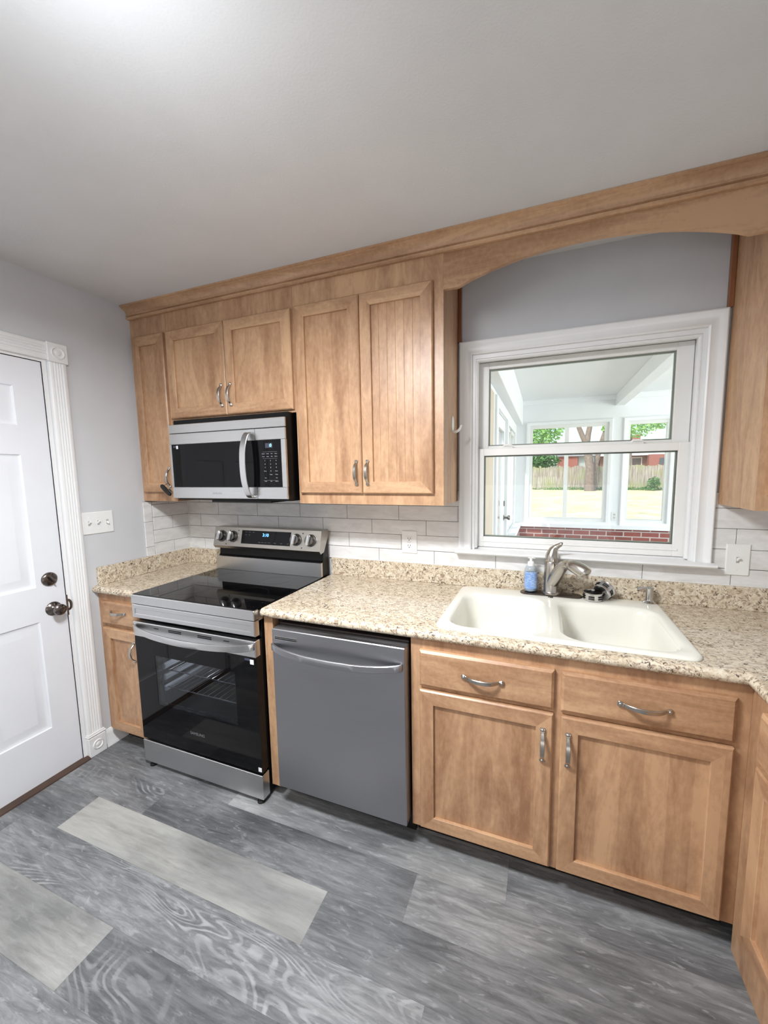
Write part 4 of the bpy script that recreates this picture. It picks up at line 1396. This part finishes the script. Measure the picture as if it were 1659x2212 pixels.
# ---------------------------------------------------------------- sunroom beyond the window
SXL, SXR, SY, SZ0, SZ1 = 1.880, 6.0, 3.9, -.15, 2.475
structure('sunroom_floor', MB().box(SXL - .12, SXR + .12, .14, SY + .12, SZ0 - .1, SZ0), deck_m)
structure('sunroom_ceiling', MB().box(SXL - .12, SXR + .12, .14, SY + .12, SZ1, SZ1 + .15), sun_white)
# outer face of the house wall seen from the sunroom
mb = MB().box(-.15, WX0, .1405, .150, SZ0, SZ1).box(WX1, SXR, .1405, .150, SZ0, SZ1).box(WX0, WX1, .1405, .150, SZ0, WZ0).box(WX0, WX1, .1405, .150, WZ1, SZ1)
structure('wall_sunroom_house', mb, sun_white)
# far wall
def holes(axis_box, h0, h1, z0, z1, openings):
    mb = MB()
    xs = [h0]
    for a, b, c_, d in openings:
        axis_box(mb, xs[-1], a, z0, z1)
        axis_box(mb, a, b, z0, c_)
        axis_box(mb, a, b, d, z1)
        xs.append(b)
    axis_box(mb, xs[-1], h1, z0, z1)
    return mb
far_open = [(2.06, 3.05, .80, 2.13), (3.26, 3.75, .80, 2.13), (3.98, 4.95, .80, 2.13), (5.15, 5.85, .80, 2.13)]
fb = lambda mb, a, b, z0, z1: mb.box(a, b, SY, SY + .12, z0, z1)
structure('wall_sunroom_far', holes(fb, SXL - .12, SXR, .765, SZ1, far_open), sun_white)
structure('wall_sunroom_brick', MB().box(SXL - .12, SXR, SY, SY + .12, SZ0, .712), brick_m)
structure('trim_sunroom_sill', MB().box(SXL, SXR, SY - .055, SY + .12, .712, .765, .004), sun_white)
structure('trim_sunroom_crown', MB().prism([(SY, SZ1 - .06), (SY - .02, SZ1 - .06), (SY - .025, SZ1 - .045), (SY - .055, SZ1 - .012), (SY - .055, SZ1), (SY, SZ1)], 'x', SXL, SXR), sun_white)
structure('trim_sunroom_beam', MB().box(3.112, 3.222, .15, SY, 2.335, SZ1, .004), sun_white)
slit = plain('sash_edge_gray', (196, 198, 200), .5)
for i, (a, b, c_, d) in enumerate(far_open):
    T = Thing('window_%d' % (i + 2), ['white sunroom window split by a mullion, fence outside', 'narrow white sunroom window beside the wall outlet', 'white sunroom window further along', 'white sunroom window at the far end'][i], 'window', ((a + b) / 2, SY, c_), kind='structure')
    mb = MB().frame(a, b, c_, d, [(.045, SY), (.045, SY - .018), (.036, SY - .024), (.004, SY - .018), (0, SY - .014), (0, SY)])
    T.part('casing', mb, sun_white)
    mb = MB().frame(a, b, c_, d, [(0, SY + .012), (0, SY + .075), (-.042, SY + .075), (-.042, SY + .012)])
    if b - a > .8:
        m_ = (a + b) / 2 - .012
        mb.box(m_ - .026, m_ + .026, SY + .020, SY + .070, c_ + .042, d - .042)
    T.part('sash', mb, vinyl)
    T.part('pane', MB().box(a + .042, b - .042, SY + .045, SY + .049, c_ + .042, d - .042), glass_m)
T = Thing('outlet', 'white outlet on the sunroom post between the two far windows', 'outlet', (3.158, SY, .83))
pt = T.part('cover_plate', MB().box(3.121, 3.193, SY - .006, SY - .0004, .828, .944, .002), plastic_w)
mb = MB()
for dz in (.021, -.021):
    mb.lathe([(.017, 0), (.017, .002), (.015, .003), (.0001, .003)], (3.157, SY - .006, .886 + dz), (0, -1, 0), 16)
T.part('receptacle', mb, plain('outlet_face', (214, 214, 214), .5), pt)
mb = MB()
for dz in (.021, -.021):
    for dx in (-.006, .006):
        mb.box(3.157 + dx - .0015, 3.157 + dx + .0015, SY - .0096, SY - .0088, .886 + dz - .002, .886 + dz + .006)
T.part('slots', mb, plastic_k, pt)
# side wall with a glazed door and a window
lb = lambda mb, a, b, z0, z1: mb.box(SXL - .12, SXL, a, b, z0, z1)
mb = holes(lb, .15, SY + .12, .0, SZ1, [(1.42, 2.30, .0, 2.02), (2.58, 3.72, .78, 2.02)])
structure('wall_sunroom_side', mb, sun_white)
structure('trim_sunroom_step', MB().box(SXL - .12, SXL, .15, 2.40, SZ0, .0).box(SXL - .12, SXL, 2.40, SY, SZ0, .0), brick_m)
structure('trim_sunroom_corner', MB().box(SXL, SXL + .012, .16, 1.12, SZ0, 2.09), sun_beige)
structure('trim_sunroom_header', MB().box(SXL, SXL + .085, .15, SY - .001, 2.145, SZ1, .004), sun_white)
structure('wall_sunroom_knee', MB().box(SXL, SXL + .06, 2.62, SY - .001, SZ0, .712), brick_m)
structure('trim_sunroom_ledge', MB().box(SXL, SXL + .085, 2.60, SY - .056, .7125, .765, .004), sun_white)
T = Thing('door_2', 'white glazed sunroom door with a dark round knob', 'door', (SXL, 1.86, 0), kind='structure')
mb = MB()
for a, b in ((1.423, 1.53), (2.19, 2.297)):
    mb.box(SXL - .05, SXL - .01, a, b, .004, 2.017)
mb.box(SXL - .05, SXL - .01, 1.53, 2.19, 1.90, 2.017).box(SXL - .05, SXL - .01, 1.53, 2.19, .004, .25)
lf = T.part('door_leaf', mb, sun_white)
T.part('pane', MB().box(SXL - .032, SXL - .028, 1.53, 2.19, .25, 1.90), glass_m, lf)
mb = MB().lathe([(.030, 0), (.030, .004), (.012, .010), (.011, .035), (.024, .045), (.027, .056), (.020, .066), (.001, .067)], (SXL - .01, 1.475 + .77, 1.015), (1, 0, 0), 24)
T.part('door_knob', mb, knob_m, lf)
T.part('deadbolt', MB().lathe([(.030, 0), (.028, .010), (.001, .012)], (SXL - .01, 2.245, 1.165), (1, 0, 0), 24), knob_m, lf)
mb = MB().box(SXL, SXL + .018, 1.28, 1.415, 0, 2.11).box(SXL, SXL + .018, 2.305, 2.42, 0, 2.11).box(SXL, SXL + .018, 1.415, 2.305, 2.025, 2.11)
T.part('casing', mb, sun_white)
T = Thing('window_6', 'white sunroom side window past the glazed door', 'window', (SXL, 3.15, .78), kind='structure')
mb = MB()
for a, b in ((2.583, 2.63), (3.12, 3.17), (3.67, 3.717)):
    mb.box(SXL - .08, SXL - .02, a, b, .783, 2.017)
mb.box(SXL - .08, SXL - .02, 2.63, 3.67, .783, .83).box(SXL - .08, SXL - .02, 2.63, 3.67, 1.97, 2.017)
sh = T.part('sash', mb, vinyl)
T.part('pane', MB().box(SXL - .052, SXL - .048, 2.60, 3.70, .80, 2.0), glass_m, sh)
# right-hand wall of the sunroom, mostly glass
mb = MB().box(SXR, SXR + .12, .15, SY + .12, SZ0, .72).box(SXR, SXR + .12, .15, SY + .12, 2.15, SZ1)
structure('wall_sunroom_end', mb, sun_white)

T = Thing('window_7', 'wide band of white sunroom windows along its end wall', 'window', (SXR, 2.0, .72), kind='structure')
mb = MB()
for yy in (.15, 1.40, 2.66, 3.94):
    mb.box(SXR + .02, SXR + .10, yy, yy + .06, .72, 2.15)
mb.box(SXR + .02, SXR + .10, .21, 3.94, .72, .77).box(SXR + .02, SXR + .10, .21, 3.94, 2.10, 2.15)
sh = T.part('sash', mb, vinyl)
T.part('pane', MB().box(SXR + .05, SXR + .054, .18, 3.98, .74, 2.13), glass_m, sh)

# ---------------------------------------------------------------- garden
structure('lawn', MB().poly([(-40, 4.03, -.28), (60, 4.03, -.28), (60, 30.5, .10), (-40, 30.5, .10)]).poly([(-40, 30.5, .10), (60, 30.5, .10), (60, 70, .6), (-40, 70, .6)]).poly([(-40, -10, -.28), (-.3, -10, -.28), (-.3, 4.03, -.28), (-40, 4.03, -.28)]).poly([(6.3, -10, -.28), (60, -10, -.28), (60, 4.03, -.28), (6.3, 4.03, -.28)]), lawn_m, label='sunlit dry lawn behind the house')
rf = random.Random(11)
mb = MB()
x = -14.0
while x < 26:
    w = rf.uniform(.13, .15)
    t = rf.uniform(1.70, 1.84) - .0
    lean = rf.uniform(-.015, .015)
    y_ = 30 + rf.uniform(-.015, .015)
    z0 = .06
    mb.rings([[(x, y_, z0), (x + w, y_, z0), (x + w, y_ + .02, z0), (x, y_ + .02, z0)],
              [(x + lean, y_, z0 + t - .04), (x + w + lean, y_, z0 + t - .04), (x + w + lean, y_ + .02, z0 + t - .04), (x + lean, y_ + .02, z0 + t - .04)],
              [(x + lean + .03, y_, z0 + t), (x + w + lean - .03, y_, z0 + t), (x + w + lean - .03, y_ + .02, z0 + t), (x + lean + .03, y_ + .02, z0 + t)]])
    x += w + rf.uniform(.004, .02)
T = Thing('fence', 'weathered gray picket fence across the back of the lawn', 'fence', (6, 30, .06))
T.part('pickets', mb, fence_m, smooth=0)
T.part('rail', MB().box(-14, 26, 30.03, 30.08, .45, .54), fence_m, smooth=0)
T.part('rail', MB().box(-14, 26, 30.03, 30.08, 1.35, 1.44), fence_m, smooth=0)

def leaves(n, centre, rad, size, seed, squash=1.0):
    rr = random.Random(seed)
    mb = MB()
    for i in range(n):
        while True:
            p = Vector((rr.uniform(-1, 1), rr.uniform(-1, 1), rr.uniform(-1, 1)))
            if p.length < 1:
                break
        p = Vector((p.x * rad[0], p.y * rad[1], p.z * rad[2])) + Vector(centre)
        s_ = size * rr.uniform(.6, 1.3)
        a = Vector((rr.uniform(-1, 1), rr.uniform(-1, 1), rr.uniform(-.6, .6))).normalized()
        b = a.cross(Vector((rr.uniform(-1, 1), rr.uniform(-1, 1), rr.uniform(-1, 1)))).normalized()
        mb.poly([p - a * s_, p - b * s_ * .45, p + a * s_, p + b * s_ * .45])
    return mb
def crown(blobs, seed):
    out = MB()
    for i, (n, c_, r_, sz) in enumerate(blobs):
        m2 = leaves(n, c_, r_, sz, seed + i)
        me = bpy.data.meshes.new('tmp')
        m2.bm.to_mesh(me)
        m2.bm.free()
        out.bm.from_mesh(me)
        bpy.data.meshes.remove(me)
    return out
T = Thing('tree', 'forked gray tree trunk standing just inside the fence', 'tree', (5.25, 28.4, .06))
mb = MB().tube([(5.28, 28.4, .05), (5.26, 28.4, 1.8), (5.0, 28.4, 3.35), (4.98, 28.4, 3.55)], [.34, .27, .25, .24], 14)
mb.tube([(4.98, 28.4, 3.35), (4.72, 28.4, 3.9), (4.40, 28.4, 4.7), (3.9, 28.5, 6.2)], [.20, .17, .15, .10], 12)
mb.tube([(5.02, 28.4, 3.35), (5.08, 28.4, 4.0), (5.22, 28.4, 4.9), (5.5, 28.5, 6.5)], [.20, .18, .16, .10], 12)
T.part('trunk', mb, bark_m)
mb = crown([(900, (3.6, 28.6, 6.8), (2.2, 1.6, 1.4), .16), (900, (5.6, 28.6, 7.4), (2.4, 1.6, 1.4), .16), (260, (3.3, 28.6, 5.1), (1.1, .8, .6), .15)], 20)
f_ = T.part('foliage', mb, leaf_a, smooth=0)
f_['kind'] = 'stuff'
T = Thing('tree', 'slender leaning trunk beside the forked tree', 'tree', (5.5, 29.0, .06))
mb = MB().tube([(5.60, 29.0, .05), (5.68, 29.0, 1.7), (5.95, 29.0, 3.2), (6.25, 29.0, 4.3), (6.5, 29.0, 4.9)], [.20, .17, .16, .15, .12], 12)
T.part('trunk', mb, bark_m)
f_ = T.part('foliage', crown([(160, (6.45, 29, 4.5), (.5, .4, .5), .12)], 31), leaf_a, smooth=0)
f_['kind'] = 'stuff'
# greenery behind the fence
for nm, lab, blobs, mt, base in (
    ('tree', 'pale green leafy tree rising behind the fence at the near corner', [(2600, (1.3, 36, 5.2), (2.6, 1.6, 1.8), .17), (900, (-1.8, 36, 4.6), (1.6, 1.6, 2.2), .17)], leaf_a, (1.0, 36, .3)),
    ('bush', 'dark green bush leaning over the top of the fence', [(1500, (1.9, 33.0, 2.35), (1.7, .8, .62), .13)], leaf_b, (1.9, 33, .2)),
    ('tree', 'thin leafy branches high above the distant brick house', [(1000, (9.4, 38, 5.3), (2.2, 1.4, 1.0), .15), (700, (11.6, 38, 5.9), (1.6, 1.4, .9), .15)], leaf_a, (9.5, 38, .3)),
    ('bush', 'small green shrub climbing the fence foot', [(380, (9.3, 29.0, .62), (.42, .3, .42), .075), (160, (9.05, 29.0, .25), (.6, .25, .16), .07)], leaf_b, (9.25, 29.0, .1)),
    ('tree', 'green tree beyond the sunroom side windows', [(2200, (-4.2, 14, 3.6), (2.6, 2.6, 2.2), .16)], leaf_a, (-4.2, 14, -.2))):
    T = Thing(nm, lab, nm, base)
    f_ = T.part('foliage', crown(blobs, hash(lab) % 1000 if False else len(lab)), mt, smooth=0)
    f_['kind'] = 'stuff'
    cx_, cy_, cz_ = blobs[0][1]
    T.part('stem', MB().tube([(cx_, cy_, base[2] - .3), (cx_ + .05, cy_, cz_ * .6), (cx_, cy_, cz_)], [.14, .10, .05] if nm == 'tree' else [.04, .03, .01], 8), bark_m)
single('weed_strip', leaves(1400, (6.5, 29.65, .16), (5.5, .22, .14), .07, 77), leaf_b, 'low green weeds along the foot of the fence', 'weeds', (6.5, 29.8, .1), kind='stuff', smooth=0)
# houses beyond the fence
T = Thing('house', 'red brick house with a chimney showing above the fence', 'house', (11, 42, .3))
T.part('wall', MB().box(11.75, 14.5, 42, 48, .2, 2.98), house_brick)
T.part('wall', MB().box(7.6, 11.74, 43.0, 48, .2, 2.92), house_brown)
mb = MB()
mb.prism([(42.4, 2.93), (48.5, 2.93), (45.5, 4.25)], 'x', 7.2, 15)
T.part('roof', mb, plain('pale_house_roof', (222, 220, 216), .9))  # pale, even roof colour
T.part('chimney', MB().box(10.65, 11.45, 44.6, 45.4, 3.2, 4.95).box(10.6, 11.5, 44.55, 45.45, 4.95, 5.08), house_brick)
for a in (9.0, 10.4):
    w_ = T.part('window', MB().box(a, a + .95, 42.94, 43.0, 1.9, 2.75), plain('house_window_frame', (214, 206, 200), .6))
    T.part('pane', MB().box(a + .08, a + .87, 42.93, 42.945, 1.97, 2.68), plain('house_window_dark', (92, 74, 72), .3), w_)
w_ = T.part('window', MB().box(12.6, 13.6, 41.95, 42.0, 2.0, 2.62), plain('house_window_dark_two', (84, 84, 92), .3))
T = Thing('house', 'gray sided house and brick corner seen behind the tree trunks', 'house', (6, 42.5, .3))
T.part('wall', MB().box(5.55, 7.05, 42.5, 47, .2, 2.95), house_gray)
T.part('wall', MB().box(3.7, 5.5, 42.2, 47, .2, 3.0), house_brick)
T.part('roof', MB().prism([(42.0, 2.98), (47.5, 2.98), (44.8, 3.7)], 'x', 3.5, 7.1), roof_m)
